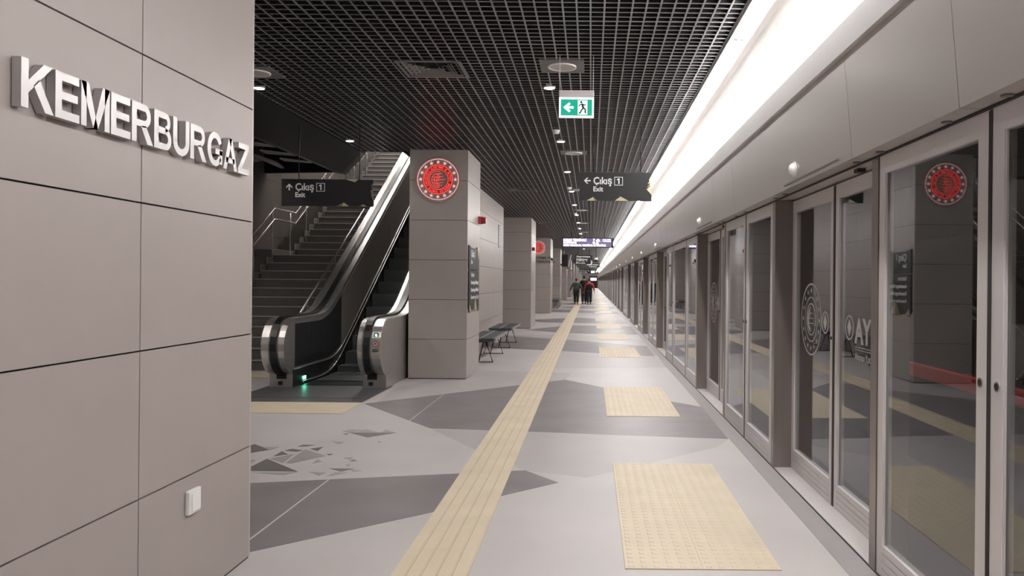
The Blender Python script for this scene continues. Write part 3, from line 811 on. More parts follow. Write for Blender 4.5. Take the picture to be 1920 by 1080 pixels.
def balustrade(x0, x1, xb, inner, label):
    s = 1 if inner > 0 else -1
    xi = x1 if s > 0 else x0            # inner face
    b = MB()
    # body: strips between the upper outline and the lower outline
    ys = [CY-RR+RR*(1-math.cos(PI/2*k/8)) for k in range(9)]
    y = 11.1
    while y < TOPY: ys.append(y); y += .15
    def lo(y):
        if y < CY: return CZ - math.sqrt(max(0, RR*RR-(y-CY)**2))
        if y < 12.8: return .0 if y > 11.0 else .19
        return max(0, SL*(y-12.8) - .25)
    def hi(y): return CZ + math.sqrt(max(0, RR*RR-(y-CY)**2)) if y < CY else top_z(y)
    for sy in range(len(ys)-1):
        a, c = ys[sy], ys[sy+1]
        p = [(x0, a, lo(a)), (x1, a, lo(a)), (x1, a, hi(a)), (x0, a, hi(a)), (x0, c, lo(c)), (x1, c, lo(c)), (x1, c, hi(c)), (x0, c, hi(c))]
        f = [(3, 2, 6, 7), (0, 4, 5, 1), (0, 3, 7, 4), (1, 5, 6, 2)]
        b.poly(p, f)
    body = b.build('balustrade', M['steel'], es)
    b = MB(); b.box(x0-.006, x1+.006, 10.88, 11.4, 0, .20); b.build('newel_base', M['steel'], body)
    b = MB(); b.box(xb-.065, xb+.065, 10.865, 10.885, .125, .20); b.box(xb-.02-.03, xb-.02+.03, 10.872, 10.881, .04, .09); b.build('handrail_inlet', M['black'], body)
    b = MB(); sweep(b, PTH, x0-.004, xb-.065, -.01, .012); sweep(b, PTH, xb+.065, x1+.004, -.01, .012); b.build('deck_trim', M['polish'], body)
    b = MB(); sweep(b, PTH, xb-.042, xb+.042, .0, .035); b.build('handrail_belt', M['belt'], es)
    # inner cladding panels and skirt
    cuts = [10.97, 11.62, 11.98, 13.0, 14.6, 16.2, 17.8, 19.4, 21.0, TOPY]
    for j in range(len(cuts)-1):
        b = MB(); q = cuts[j]+.004; e = cuts[j+1]-.004; n = 6 if j > 1 else 3
        pts = []; 
        for i in range(n+1):
            y = q+(e-q)*i/n; pts.append((y, ramp(y, 12.75, .27)+.01))
        for i in range(n, -1, -1):
            y = q+(e-q)*i/n; pts.append((y+(.0 if j < 2 else -.0), top_z(y)-.075))
        if s > 0: b.prism(pts, 'x', xi, xi+.006)
        else: b.prism(pts, 'x', xi-.006, xi)
        b.build('inner_panel', M['dark_steel'] if j < 3 else M['sheen_steel'], body)  # one cladding in two tones: dark and light reflections painted in
    b = MB(); yy = [10.9+.15*k for k in range(int((TOPY-10.9)/.15))]
    for a in yy:
        c = a+.15
        p = [(xi, a, 0 if a < 12.5 else SL*(a-12.75)), (xi, c, 0 if c < 12.5 else SL*(c-12.75)), (xi, c, ramp(c, 12.75, .25)), (xi, a, ramp(a, 12.75, .25))]
        q = [(xi+s*.014, v[1], v[2]) for v in p]
        b.poly(p+q, [(0,1,2,3), (7,6,5,4), (0,4,5,1), (2,6,7,3), (0,3,7,4), (1,5,6,2)])
    b.build('skirt', M['dark_steel'], body)
    b = MB(); pts = [(10.9+.2*k) for k in range(int((TOPY-10.9)/.2))]
    b.tube([(xi+s*.018, y, ramp(y, 12.75, .255)) for y in pts], .010, 6); 
    pts2 = [11.2+.2*k for k in range(int((TOPY-11.2)/.2))]
    b.tube([(xi+s*.03, y, ramp(y, 12.62, .045)+ (.0 if y < 12 else min(.06, .06*(y-12)))) for y in pts2], .013, 6)
    b.build('deflector', M['polish'], body)
    return body
balustrade(-4.38, -4.08, -4.22, 1, '')
rb = balustrade(-3.10, -2.80, -2.98, -1, '')
for k in range(27):
    y = 11.55 + .4*k
    if y > TOPY-.5: break
    z = ramp(y+.1, 12.75, .0); z2 = ramp(y+.5, 12.75, 0)
    b = MB()
    b.box(-4.055, -3.125, y, y+.42, z-.3 if z > .3 else -.02, z+.004)
    for q in range(18): xx = -4.05+.0511*(q+.5); b.box(xx-.011, xx+.011, y-.006, y+.40, z-.0, z+.010)
    s_ = b.build('escalator_step', [M['tread']], es)
    b = MB(); b.box(-4.05, -3.13, y-.010, y+.012, z-.004, z+.0125); b.build('step_edge', mat('step_edge_grey', (.26, .27, .28), .4, metal=.2) if k == 0 else bpy.data.materials['step_edge_grey'], s_)
b = MB(); b.box(-4.08, -3.10, 11.1, 11.55, 0, .018)
for q in range(44): xx = -4.07+.022*q; b.box(xx, xx+.010, 11.50, 11.58, .016, .024)
b.build('comb_plate', M['dark_steel'], es)
b = MB(); b.box(-4.46, -2.76, 9.64, 11.1, 0, .006); b.box(-4.36, -2.84, 9.95, 11.12, .006, .010)
b.build('floor_plate', M['rubber'], es)
b = MB(); b.box(-4.066, -4.058, 11.26, 11.35, .075, .115); o = b.build('comb_light', M['greenled'], es); o['label'] = 'small glowing green light on the left skirt'
# panel of signs on the right newel
ry = lambda z: CY - math.sqrt(max(0, (RR+.013)**2-(z-CZ)**2))
for (z, m_, nm, r) in ((.755, M['greenled'], 'direction_light', .030), (.64, M['redplastic'], 'stop_button', .036)):
    b = MB(); yy = ry(z)
    b.ring((-2.86, yy-.010, z), 'y', r*.8, r, .02, 24, 0); b.cyl((-2.86, yy-.004, z), 'y', r*.8, .02, 24, 1); b.cyl((-2.86, yy-.012, z), 'y', r*.4, .012, 16, 2)
    o = b.build(nm, [M['black'] if nm == 'direction_light' else M['redplastic'], M['black'] if nm == 'direction_light' else M['whiteplastic'], m_], rb)
b = MB()
for z in (.56, .535): b.box(-2.90, -2.825, ry(z)-.004, ry(z)+.004, z-.005, z+.005)
b.build('key_plate', M['black'], rb)

# ------------------------------------------------------------------ illuminated emblems
def star(b, cx, cz, r, y0, y1, mi=0):
    pts = [(cx+(r if j % 2 == 0 else r*.42)*math.sin(PI*j/5), cz+(r if j % 2 == 0 else r*.42)*math.cos(PI*j/5)) for j in range(10)]
    b.prism(pts, 'y', y0, y1, mi)
def emblem(cx, cz, Y, R, label):
    t = thing('illuminated_emblem', label, 'emblem', (cx, Y, cz), 'round red emblems on columns')
    b = MB(); b.cyl((cx, Y-.03, cz), 'y', R, .03, 72); b.build('backing_disc', M['disc'], t)
    b = MB(); b.cyl((cx, Y-.032, cz), 'y', R*.44, .002, 48); b.build('centre_disc', M['inner_disc'], t)
    b = MB(); pts = []
    for k in range(144):
        a = 2*PI*k/144; rr = R*(.905 if k % 2 else .865)
        pts.append((cx+rr*math.sin(a), Y-.036, cz+rr*math.cos(a)))
    b.tube(pts, R*.016, 5, closed=True); b.build('rope_ring', M['pink'], t)
    for k in range(16):
        a = 2*PI*k/16; b = MB(); star(b, cx+R*.755*math.sin(a), cz+R*.755*math.cos(a), R*.088, Y-.038, Y-.03); b.build('star', M['pink'], t)
    b = MB(); b.ring((cx, Y-.0335, cz), 'y', R*.455, R*.615, .0035, 64); b.build('red_band', M['redband'], t)
    b = MB(); b.ring((cx, Y-.039, cz), 'y', R*.61, R*.64, .009, 64); b.ring((cx, Y-.039, cz), 'y', R*.435, R*.46, .009, 64)
    b.build('neon_ring', M['red'], t)
    # lettering around the band
    s_ = 'TÜRKİYE CUMHURİYETİ ULAŞTIRMA VE ALTYAPI BAKANLIĞI '
    vs = []; fs = []
    for i, ch in enumerate(s_):
        if ch == ' ': continue
        me = text_data(ch, R*.135, .002, .0006, 'CENTER')
        a = 2*PI*(i+.5)/len(s_) - PI
        T = Matrix.Translation((0, -.037, 0)) @ Matrix.Rotation(a, 4, 'Y') @ Matrix.Translation((0, 0, R*.49)) @ FACE['-y']
        me.transform(T); o_ = len(vs)
        vs += [v.co.copy() for v in me.vertices]; fs += [[o_+q for q in p_.vertices] for p_ in me.polygons]
        bpy.data.meshes.remove(me)
    me = bpy.data.meshes.new('lettering'); me.from_pydata(vs, [], fs); me.materials.append(M['red'])
    o = bpy.data.objects.new('ring_lettering', me); COL.objects.link(o); o.parent = t
    # central motif: a globe of curved strokes opening to the right
    b = MB()
    for q in range(4):
        rr = R*(.36-.085*q); ox = cx-R*.02+R*.02*q
        pts = [(ox+rr*math.cos(a), Y-.038, cz-R*.02*q+rr*math.sin(a)) for a in [PI*(.38+1.2*j/16) for j in range(17)]]
        b.tube(pts, R*.011, 5)
    for q in (-3, -1.5, 0, 1.5, 3):
        z = cz+q*R*.085; x0 = cx-R*.26*math.cos(q*.4); x1 = cx+R*(.30-.03*abs(q)+.05*(q == 0))
        b.tube([(x0, Y-.038, z-R*.02), (cx, Y-.038, z-R*.05), (x1, Y-.038, z+R*.02)], [R*.010, R*.016, R*.004], 5)
    b.build('globe_motif', M['red'], t)
    return t
emblem(-2.317, 3.01, 12.0, .346, 'large round red glowing emblem ringed with stars on the nearest column')
emblem(-2.43, 3.02, 36.6, .346, 'distant round red glowing emblem on the third column above dark lettering')
tx = thing('wall_lettering', 'two lines of dark lettering under the distant red emblem', 'lettering', (-2.35, 36.6, 2.4))
text('lettering', 'ULAŞTIRMA VE', .15, (-2.35, 36.594, 2.50), '-y', M['letter_dim'], tx, .005, .002, 'CENTER')
text('lettering', 'ALTYAPI BAKANLIĞI', .15, (-2.35, 36.594, 2.32), '-y', M['letter_dim'], tx, .005, .002, 'CENTER')

# ------------------------------------------------------------------ hanging signs
def arrow(b, cx, cz, s, kind, y):
    """white arrow, kind 'left' or 'up'"""
    if kind == 'left': R_ = lambda u, v: (cx-v, cz+u)
    else: R_ = lambda u, v: (cx+u, cz+v)
    b.prism([R_(u*s, v*s) for u, v in ((-.1, -.5), (.1, -.5), (.1, .3), (-.1, .3))], 'y', y, y+.002)
    b.prism([R_(u*s, v*s) for u, v in ((0, .5), (.45, .05), (.45, -.17), (0, .27))], 'y', y, y+.002)
    b.prism([R_(u*s, v*s) for u, v in ((0, .5), (0, .27), (-.45, -.17), (-.45, .05))], 'y', y, y+.002)
def exit_sign(name, label, x0, x1, z0, z1, Y, kind, rods, facets, notch=True):
    H = z1-z0; W = x1-x0
    t = thing(name, label, 'sign', ((x0+x1)/2, Y, z1))
    out = [(x0, z0), (x1, z0), (x1, z0+H*.22), (x1-.07*H*1.2, z0+H*.45), (x1-.01, z0+H*.62), (x1-.03, z0+H*.74), (x1, z0+H*.9), (x1, z1), (x0, z1)] if notch else [(x0, z0), (x1, z0), (x1, z1), (x0, z1)]
    b = MB(); b.prism(out, 'y', Y, Y+.04); b.build('panel', M['sign'], t)
    for x in rods:
        b = MB(); b.tube([(x, Y+.02, z1), (x, Y+.02, CEIL+.02)], .006, 6); b.build('suspension_rod', M['black'], t)
    b = MB(); arrow(b, x0+.075*1.3, z0+H*.70, .085, kind, Y-.003)
    q0 = x0 + .44
    b.build('arrow', M['text'], t)
    text('lettering', 'Çıkış', .125, (x0+.175, Y-.002, z0+H*.585), '-y', M['text'], t, .001, .003, width=.235)
    text('lettering', 'Exit', .085, (x0+.175, Y-.002, z0+H*.33), '-y', M['text'], t, .001, .002, width=.125)
    b = MB()
    for (a, c, e, f) in ((q0, q0+.108, 0, .007), (q0, q0+.108, .101, .108), (q0, q0+.007, .007, .101), (q0+.101, q0+.108, .007, .101)):
        b.box(a, c, Y-.003, Y-.001, z0+H*.54+e, z0+H*.54+f)
    b.build('number_frame', M['text'], t)
    b = MB(); zq = z0+H*.54; b.prism([(q0+.050, zq+.020), (q0+.066, zq+.020), (q0+.066, zq+.090), (q0+.053, zq+.090), (q0+.034, zq+.078), (q0+.034, zq+.065), (q0+.050, zq+.072)], 'y', Y-.003, Y-.001); b.build('number', M['text'], t)
    for (tri, mm) in facets:
        b = MB(); b.prism([(x0+W*u, z0+H*v) for u, v in tri], 'y', Y-.005, Y-.0005); b.build('gold_facet', M[mm], t)
    return t
tri_set = [([(.08+.02, 0), (.19, .13), (.21, 0)], 'gold'), ([(.19, .13), (.25, 0), (.21, 0)], 'gold_dark'),
           ([(.49, 0), (.57, .15), (.60, 0)], 'gold'), ([(.57, .15), (.68, 0), (.60, 0)], 'gold'),
           ([(.945, .62), (1.0, .77), (1.0, .60)], 'gold'), ([(.93, .42), (1.0, .47), (1.0, .22)], 'gold'), ([(.96, .60), (1, .5), (.93, .44)], 'gold_dark')]
exit_sign('exit_sign', 'black hanging exit sign with a left arrow and gold facets above the platform', -.155, .757, 2.52, 2.88, 10.07, 'left', [.02, .62], tri_set)
tri_l = [([(.60, 0), (.68, .14), (.66, 0)], 'gold_dark'), ([(.68, .14), (.66, 0), (.74, 0)], 'gold'),
         ([(.84, 0), (.89, .08), (.88, 0)], 'gold_dark'), ([(.89, .08), (.88, 0), (.935, 0)], 'gold'),
         ([(.70, 1), (.80, .9), (.835, 1)], 'gold'), ([(1.0, .68), (.97, .58), (1.0, .26)], 'gold_dark')]
exit_sign('exit_sign', 'black hanging exit sign with an upward arrow in front of the stairs and escalator', -3.93, -2.77, 2.42, 2.76, 10.07, 'up', [-3.72, -2.95], tri_l)

# running man emergency sign
t = thing('emergency_exit_sign', 'green and white lit running man sign hanging under the ceiling', 'sign', (-.14, 6.94, 3.15))
b = MB(); b.box(-.292, .012, 6.90, 6.98, 3.10, 3.157); b.build('housing', M['alu'], t, bevel=.004)
b = MB(); b.box(-.292, .012, 6.93, 6.95, 2.925, 3.10); b.build('lit_edge', M['signwhite'], t)
b = MB(); b.box(-.276, -.004, 6.926, 6.93, 2.942, 3.082); b.build('green_field', M['green'], t)
b = MB(); b.box(-.128, -.052, 6.923, 6.926, 2.95, 3.074)
b.box(-.052, -.045, 6.923, 6.926, 2.95, 3.074) 
b.prism([(-.255, 3.012), (-.205, 3.055), (-.19, 3.043), (-.213, 3.022), (-.165, 3.022), (-.165, 3.002), (-.213, 3.002), (-.19, 2.981), (-.205, 2.969)], 'y', 6.923, 6.926)
b.build('arrow', M['signwhite'], t)
b = MB(); Yp = 6.9215
b.cyl((-.098, Yp, 3.058), 'y', .010, .0015, 14)
def limb(pts, r):
    for i in range(len(pts)-1):
        (a, c), (e, f) = pts[i], pts[i+1]; L = math.hypot(e-a, f-c); nx, nz = -(f-c)/L*r, (e-a)/L*r
        b.prism([(a+nx, c+nz), (e+nx, f+nz), (e-nx, f-nz), (a-nx, c-nz)], 'y', Yp, Yp+.0015)
limb([(-.092, 3.045), (-.080, 3.008)], .009); limb([(-.092, 3.042), (-.112, 3.034), (-.120, 3.020)], .004); limb([(-.088, 3.042), (-.068, 3.030), (-.058, 3.038)], .004)
limb([(-.080, 3.008), (-.098, 2.985), (-.108, 2.962), (-.120, 2.962)], .006); limb([(-.080, 3.010), (-.060, 2.992), (-.066, 2.968), (-.055, 2.966)], .006)
b.build('running_figure', M['signgreen'], t)
for x in (-.288, .005):
    b = MB(); b.tube([(x, 6.94, 3.15), (x, 6.94, CEIL+.01)], .0025, 5); b.build('suspension_wire', M['alu'], t)

# departures display
t = thing('departure_display', 'wide lit lilac departure board hanging over the platform with the time 13:22', 'display', (-.12, 24.3, 2.8))
b = MB(); b.box(-.89, .68, 24.31, 24.45, 2.52, 2.82); b.box(-.89, .68, 24.27, 24.31, 2.52, 2.545); b.box(-.89, .68, 24.27, 24.31, 2.80, 2.82); b.box(.62, .68, 24.27, 24.31, 2.52, 2.82); b.box(-.89, -.865, 24.27, 24.31, 2.52, 2.82); b.build('case', M['black'], t)
b = MB(); b.box(-.865, .62, 24.30, 24.312, 2.545, 2.80); b.build('screen', M['led_bg'], t)
text('led_text', 'KARGO TERMİNALİ', .105, (-.85, 24.298, 2.715), '-y', M['led_tx'], t, .001, .004, width=.70)
text('led_text', '7 dk  13:22', .115, (.05, 24.298, 2.71), '-y', M['led_tx'], t, .001, .004, width=.55)
text('led_text', 'KAĞITHANE', .085, (-.85, 24.298, 2.64), '-y', M['led_tx'], t, .001, .003, width=.40)
text('led_text', '15 dk', .085, (.05, 24.298, 2.64), '-y', M['led_tx'], t, .001, .003, width=.18)
text('led_text', 'SAYIN YOLCULAR, TERMİNAL VE YÖNÜNE.', .075, (-.85, 24.298, 2.565), '-y', M['led_tx'], t, .001, .004, width=1.30)
for x in (-.6, .4):
    b = MB(); b.tube([(x, 24.38, 2.8), (x, 24.38, CEIL+.02)], .012, 6); b.build('suspension_rod', M['black'], t)

# farther hanging signs
def small_sign(label, x0, x1, z0, z1, Y, lines):
    t = thing('hanging_sign', label, 'sign', ((x0+x1)/2, Y, z1), 'far hanging signs')
    b = MB(); b.box(x0, x1, Y, Y+.05, z0, z1); b.build('panel', M['sign'], t)
    n = len(lines)
    for i, s_ in enumerate(lines):
        text('lettering', s_, (z1-z0)/n*.75, (x0+.06, Y-.002, z1-(z1-z0)*(i+.78)/n), '-y', M['text'], t, .001, .004, width=(x1-x0)*.8 if i == 0 else (x1-x0)*.65)
    for x in (x0+.15, x1-.15):
        b = MB(); b.tube([(x, Y+.025, z1), (x, Y+.025, CEIL+.02)], .01, 6); b.build('suspension_rod', M['black'], t)
small_sign('long black two-line direction sign hanging beyond the departure board', -.80, .06, 2.53, 2.80, 40.0, ['Gayrettepe', 'Kağıthane'])
small_sign('second small black exit sign hanging beyond the long two-line sign', -.96, -.1, 2.50, 2.78, 47.0, ['Çıkış 2', 'Exit'])
small_sign('far narrow black sign hanging near the cove light line', -.25, .75, 2.62, 2.95, 66.0, ['Gayrettepe', 'Kağıthane'])
small_sign('far black sign hanging low at the end of the ceiling', -1.2, 0, 2.3, 2.65, 82.0, ['Çıkış 2', 'Exit'])
t = thing('departure_display', 'distant small lit departure board hanging above the walkers', 'display', (-.3, 100, 2.8))
b = MB(); b.box(-1.1, .5, 100.0, 100.15, 2.5, 2.82); b.build('case', M['black'], t)
b = MB(); b.box(-1.05, .45, 99.98, 100.0, 2.54, 2.78); b.build('screen', M['screenwhite'], t)
for x in (-.8, .2):
    b = MB(); b.tube([(x, 100.08, 2.8), (x, 100.08, CEIL+.02)], .012, 6); b.build('suspension_rod', M['black'], t)
# tv screens by the columns
t = thing('hanging_screen', 'big black double screen hanging beside the fourth column', 'screen', (-1.72, 52, 3.3))
b = MB(); b.box(-2.05, -1.52, 51.9, 52.0, 2.42, 3.22); b.build('monitor', M['black'], t, bevel=.01)
b = MB(); b.prism([(-1.50, 2.44), (-1.46, 2.44), (-1.30, 3.20), (-1.36, 3.20)], 'y', 51.9, 52.6); b.build('side_monitor', M['alu'], t)
b = MB(); b.tube([(-1.78, 51.95, 3.2), (-1.78, 51.95, CEIL+.02)], .03, 8); b.build('ceiling_pole', M['alu'], t)
# round sign and dome cameras far away
t = thing('round_sign', 'small white ringed round sign hanging beyond the far direction signs', 'sign', (-.13, 50, 2.7))
b = MB(); b.ring((-.13, 50, 2.68), 'y', .13, .2, .05, 32); b.build('ring', M['text'], t)
b = MB(); b.cyl((-.13, 50.01, 2.68), 'y', .13, .03, 24); b.build('face', M['sign'], t)
b = MB(); b.tube([(-.13, 50.02, 2.87), (-.13, 50.02, CEIL+.02)], .01, 6); b.build('suspension_rod', M['black'], t)
t = thing('dome_camera', 'black and white dome camera hanging near the cove light in the distance', 'camera', (.27, 44, 3.0))
b = MB(); b.cyl((.27, 44, 2.68), 'z', .11, .12, 20); b.build('housing', M['whiteplastic'], t)
b = MB(); b.dome((.27, 44, 2.68), .10, (0, 0, -1), 16, 5); b.build('dome', M['black'], t)
b = MB(); b.tube([(.27, 44, 2.78), (.27, 44, CEIL+.02)], .02, 8); b.build('pole', M['black'], t)

# column mounted items
t = thing('information_board', 'black information board with white text and gold facets on the nearest column', 'sign', (XC1, 12.6, 1.0))
X0, ya, yb, za, zb = XC1+.002, 12.06, 13.12, 1.0, 2.03
def board(pts, nm, m_, x1=.02, x0=0):
    b = MB(); b.prism(pts, 'x', X0+x0, X0+x1); return b.build(nm, m_, t)
board([(ya, 1.66), (yb, 1.66), (yb, 2.03), (yb-.2, 2.03), (yb-.3, 2.0), (ya+.25, 2.0), (ya, 2.03)], 'upper_panel', M['sign'])
board([(ya, 1.08), (ya+.1, 1.0), (ya+.3, 1.04), (yb, 1.0), (yb, 1.645), (ya, 1.645)], 'lower_panel', M['sign'])
board([(yb-.2, 2.03), (yb, 2.03), (yb-.1, 1.83)], 'gold_facet', M['gold'], .024, .0205)
board([(ya+.02, 1.02), (ya+.22, 1.02), (ya+.08, 1.12)], 'gold_facet', M['gold'], .024, .0205)
board([(ya+.42, 1.02), (ya+.62, 1.25), (ya+.62, 1.02)], 'gold_facet', M['gold_dark'], .024, .0205)
board([(ya+.62, 1.02), (ya+.62, 1.25), (ya+.82, 1.02)], 'gold_facet', M['gold'], .024, .0205)
text('lettering', 'Çıkış 1', .15, (X0+.022, ya+.18, 1.86), '+x', M['text'], t, .001, .002)
text('lettering', 'Exit', .09, (X0+.022, ya+.18, 1.75), '+x', M['text'], t, .001, .001)
for i, s_ in enumerate(['Göktürk', 'Kemerburgaz Mithatpaşa', 'Kemerburgaz Mahallesi', 'Kemerburgaz Çarşı']):
    text('lettering', s_, .085, (X0+.022, ya+.18, 1.55-.115*i), '+x', M['text'], t, .001, .001, width=.35 if i == 0 else .8)
t = thing('alarm_beacon', 'dark red fire alarm beacon high on the nearest column corner', 'alarm', (XC1, 13.2, 2.5))
b = MB(); b.box(XC1, XC1+.035, 13.12, 13.26, 2.43, 2.55); b.build('base', M['redplastic'], t, bevel=.006)
b = MB(); b.cyl((XC1+.035, 13.19, 2.49), 'x', .066, .085, 24, r2=.05); b.build('sounder', M['redplastic'], t)
for k, (cy, _) in enumerate(COLS[1:6]):
    b = MB(); b.box(XC1, XC1+.09, cy+.3, cy+.42, 2.44, 2.55)
    tag(b.build('alarm_beacon', M['redplastic'] if k == 0 else M['black'], origin=(XC1, cy+.35, 2.5)), 'small dark alarm box on the side of the %s column' % nth(k+1), 'alarm', 'small alarm boxes on far columns')
    b = MB(); b.box(XC1, XC1+.012, cy+.5, cy+1.1, 1.15, 1.75)
    tag(b.build('notice_plate', M['panel'], origin=(XC1, cy+.8, 1.15)), 'pale notice plate on the side of the %s column' % nth(k+1), 'notice', 'notice plates on far columns')
t = thing('name_plaque', 'small dark vertical station name plaque on the recessed wall above the benches', 'plaque', (-2.38, 20.4, 2.4))
b = MB(); b.box(-2.38, -2.372, 20.30, 20.62, 2.34, 2.92); b.build('plate', M['sign'], t)
text('lettering', 'KEMERBURGAZ', .21, (-2.371, 20.54, 2.36), '+x', M['text'], t, .001, .006, width=.54, rot=PI/2)

# ------------------------------------------------------------------ ceiling fixtures
def downlight(x, y, label):
    t = thing('downlight', label, 'light', (x, y, CEIL), 'ceiling downlights')
    b = MB(); b.ring((x, y, CEIL-.012), 'z', .048, .062, .05, 28); b.build('bezel', M['whiteplastic'], t)
    b = MB(); b.cyl((x, y, CEIL-.008), 'z', .049, .01, 24); b.build('lens', M['down'], t)
    return t
k = 0
dl = None
for i in range(14):
    y = 8.05+3.1*i
    lab = 'round white downlight over the platform, %s of its row from the camera' % nth(i) if i < 8 else 'tiny far downlight over the platform'
    if dl is None: dl = downlight(-.44, y, lab)
    else: dup(dl, (0, 3.1*i, 0), lab)
dup(dl, (0, -3.1, 0), 'round white downlight above the camera, out of the picture top'); dup(dl, (0, -6.2, 0), 'round white downlight above the camera, out of the picture top')
dup(dl, (-2.99, .12, 0), 'round white downlight nearest the grey wall edge, left side'); dup(dl, (-2.99, 3.2, 0), 'round white downlight above the stairs sign, left side')
def speaker(x, y, label):
    t = thing('ceiling_speaker', label, 'speaker', (x, y, CEIL), 'ceiling speakers')
    b = MB(); b.box(x-.20, x+.20, y-.21, y+.21, CEIL-.006, CEIL+.03); b.build('mounting_plate', M['plate'], t)
    b = MB(); b.cyl((x, y, CEIL-.014), 'z', .115, .008, 36); b.build('grille', M['speaker'], t)
    b = MB(); b.ring((x, y, CEIL-.018), 'z', .115, .13, .014, 36); b.build('rim', M['whiteplastic'], t)
    return t
s0 = speaker(-.28, 7.25, 'round pale ceiling speaker on a square plate above the running man sign')
for i in range(1, 8):
    dup(s0, (0, 4.9*i, 0), 'round pale ceiling speaker over the platform, %s of its row from the camera' % nth(i))
dup(s0, (-2.92, .31, 0), 'round pale ceiling speaker half hidden by the grey wall edge')
def vent(x, y, label):
    t = thing('air_vent', label, 'vent', (x, y, CEIL), 'square ceiling air vents')
    b = MB()
    for k in range(6):
        r0 = .30-.048*k; r1 = r0-.034; z0 = CEIL-.012; z1 = CEIL+.016+.0*k
        o = [(x-r0, y-r0, z0), (x+r0, y-r0, z0), (x+r0, y+r0, z0), (x-r0, y+r0, z0), (x-r1, y-r1, z1), (x+r1, y-r1, z1), (x+r1, y+r1, z1), (x-r1, y+r1, z1)]
        if k == 0: o = [(p[0], p[1], z0) if q < 4 else (p[0], p[1], z0-.002) for q, p in enumerate(o)]
        b.poly(o, [(0,1,5,4), (1,2,6,5), (2,3,7,6), (3,0,4,7)])
    b.build('louvres', M['vent'], t)
    b = MB(); b.box(x-.295, x+.295, y-.295, y+.295, CEIL+.03, CEIL+.05); b.build('throat', M['joint'], t)
    return t
v0 = vent(-1.48, 7.38, 'square louvred air vent in the black grid ceiling')
dup(v0, (0, 9.8, 0), 'second square air vent in the grid ceiling, left of the exit sign'); dup(v0, (0, 19.6, 0), 'third small square air vent near the distant red emblem'); dup(v0, (0, 29.4, 0), 'fourth tiny square air vent far along the ceiling')
b = MB(); b.cyl((-.47, 10.35, CEIL-.045), 'z', .035, .045, 20, r2=.05)
sm = tag(b.build('smoke_detector', M['whiteplastic'], origin=(-.47, 10.35, CEIL)), 'small white smoke detector between two downlights', 'detector', 'smoke detectors')
for i in range(1, 4):
    o = sm.copy(); COL.objects.link(o); o.location.y += 6.3*i; o['label'] = 'small white smoke detector on the ceiling, %s from the camera' % nth(i)

# ------------------------------------------------------------------ benches
def bench(y0, y1, label):
    x0, x1 = -2.22, -1.72; xm = -1.97
    t = thing('bench', label, 'bench', ((x0+x1)/2, (y0+y1)/2, 0), 'grey seat benches along the wall')
    n = max(1, round((y1-y0)/2))
    for (a, c) in ((x0, xm-.003), (xm+.003, x1)):
        out = [(a+.03, .40), (c-.03, .40), (c, .425), (c, .445), (c-.02, .46), ((a+c)/2, .455), (a+.02, .46), (a, .445), (a, .425)]
        b = MB(); b.prism(out, 'y', y0, y1); b.build('seat', M['seat'], t)
    b = MB(); b.box(x1-.002, x1+.022, y0+.01, y1+.0, .415, .462); b.build('edge_rail', M['seat_edge'], t)
    L = y1-y0
    for f in (.1, .88):
        y = y0+L*f
        b = MB(); b.tube([(-2.02, y, .40), (-2.16, y, .018), (-1.77, y, .018), (-1.90, y, .40)], .016, 8)
        b.tube([(-1.94, y+.03, .40), (-2.02, y-.02, .018)], .010, 6)
        b.build('leg_frame', M['leg'], t)
    b = MB(); b.box(-2.03, -1.90, y0+.05, y1-.05, .385, .402); b.build('beam', M['leg'], t)
    return t
bench(14.2, 16.35, 'nearer dark grey bench on triangular tube legs, partly hidden by the nearest column')
bench(17.3, 19.25, 'farther dark grey bench on triangular tube legs before the recessed wall')
bench(42.6, 44.6, 'distant dark bench between the third and fourth columns, near one'); bench(45.2, 47.2, 'distant dark bench just before the fourth column')

# ------------------------------------------------------------------ people
def skin_obj(name, chains, material, parent, sub=1, root=None):
    """chains: lists of (x,y,z,r); identical points are merged"""
    bm = bmesh.new(); lay = bm.verts.layers.skin.verify(); d = {}
    first = None
    for ch in chains:
        prev = None
        for (x, y, z, r) in ch:
            key = (round(x, 4), round(y, 4), round(z, 4))
            if key not in d:
                v = bm.verts.new((x, y, z)); v[lay].radius = (r, r) if not isinstance(r, tuple) else r
                v[lay].use_root = first is None; first = first or v; d[key] = v
            v = d[key]
            if prev is not None and prev is not v and not bm.edges.get((prev, v)): bm.edges.new((prev, v))
            prev = v
    me = bpy.data.meshes.new(name); bm.to_mesh(me); bm.free()
    o = bpy.data.objects.new(name, me); COL.objects.link(o)
    sk = o.modifiers.new('skin', 'SKIN'); sk.use_smooth_shade = True
    s = o.modifiers.new('sub', 'SUBSURF'); s.levels = sub; s.render_levels = sub
    dg = bpy.context.evaluated_depsgraph_get(); dg.update()
    m2 = bpy.data.meshes.new_from_object(o.evaluated_get(dg)); bpy.data.objects.remove(o)
    m2.materials.clear(); m2.materials.append(material); m2.name = name
    for p in m2.polygons: p.use_smooth = True
    q = bpy.data.objects.new(name, m2); COL.objects.link(q)
    if parent: q.parent = parent
    return q
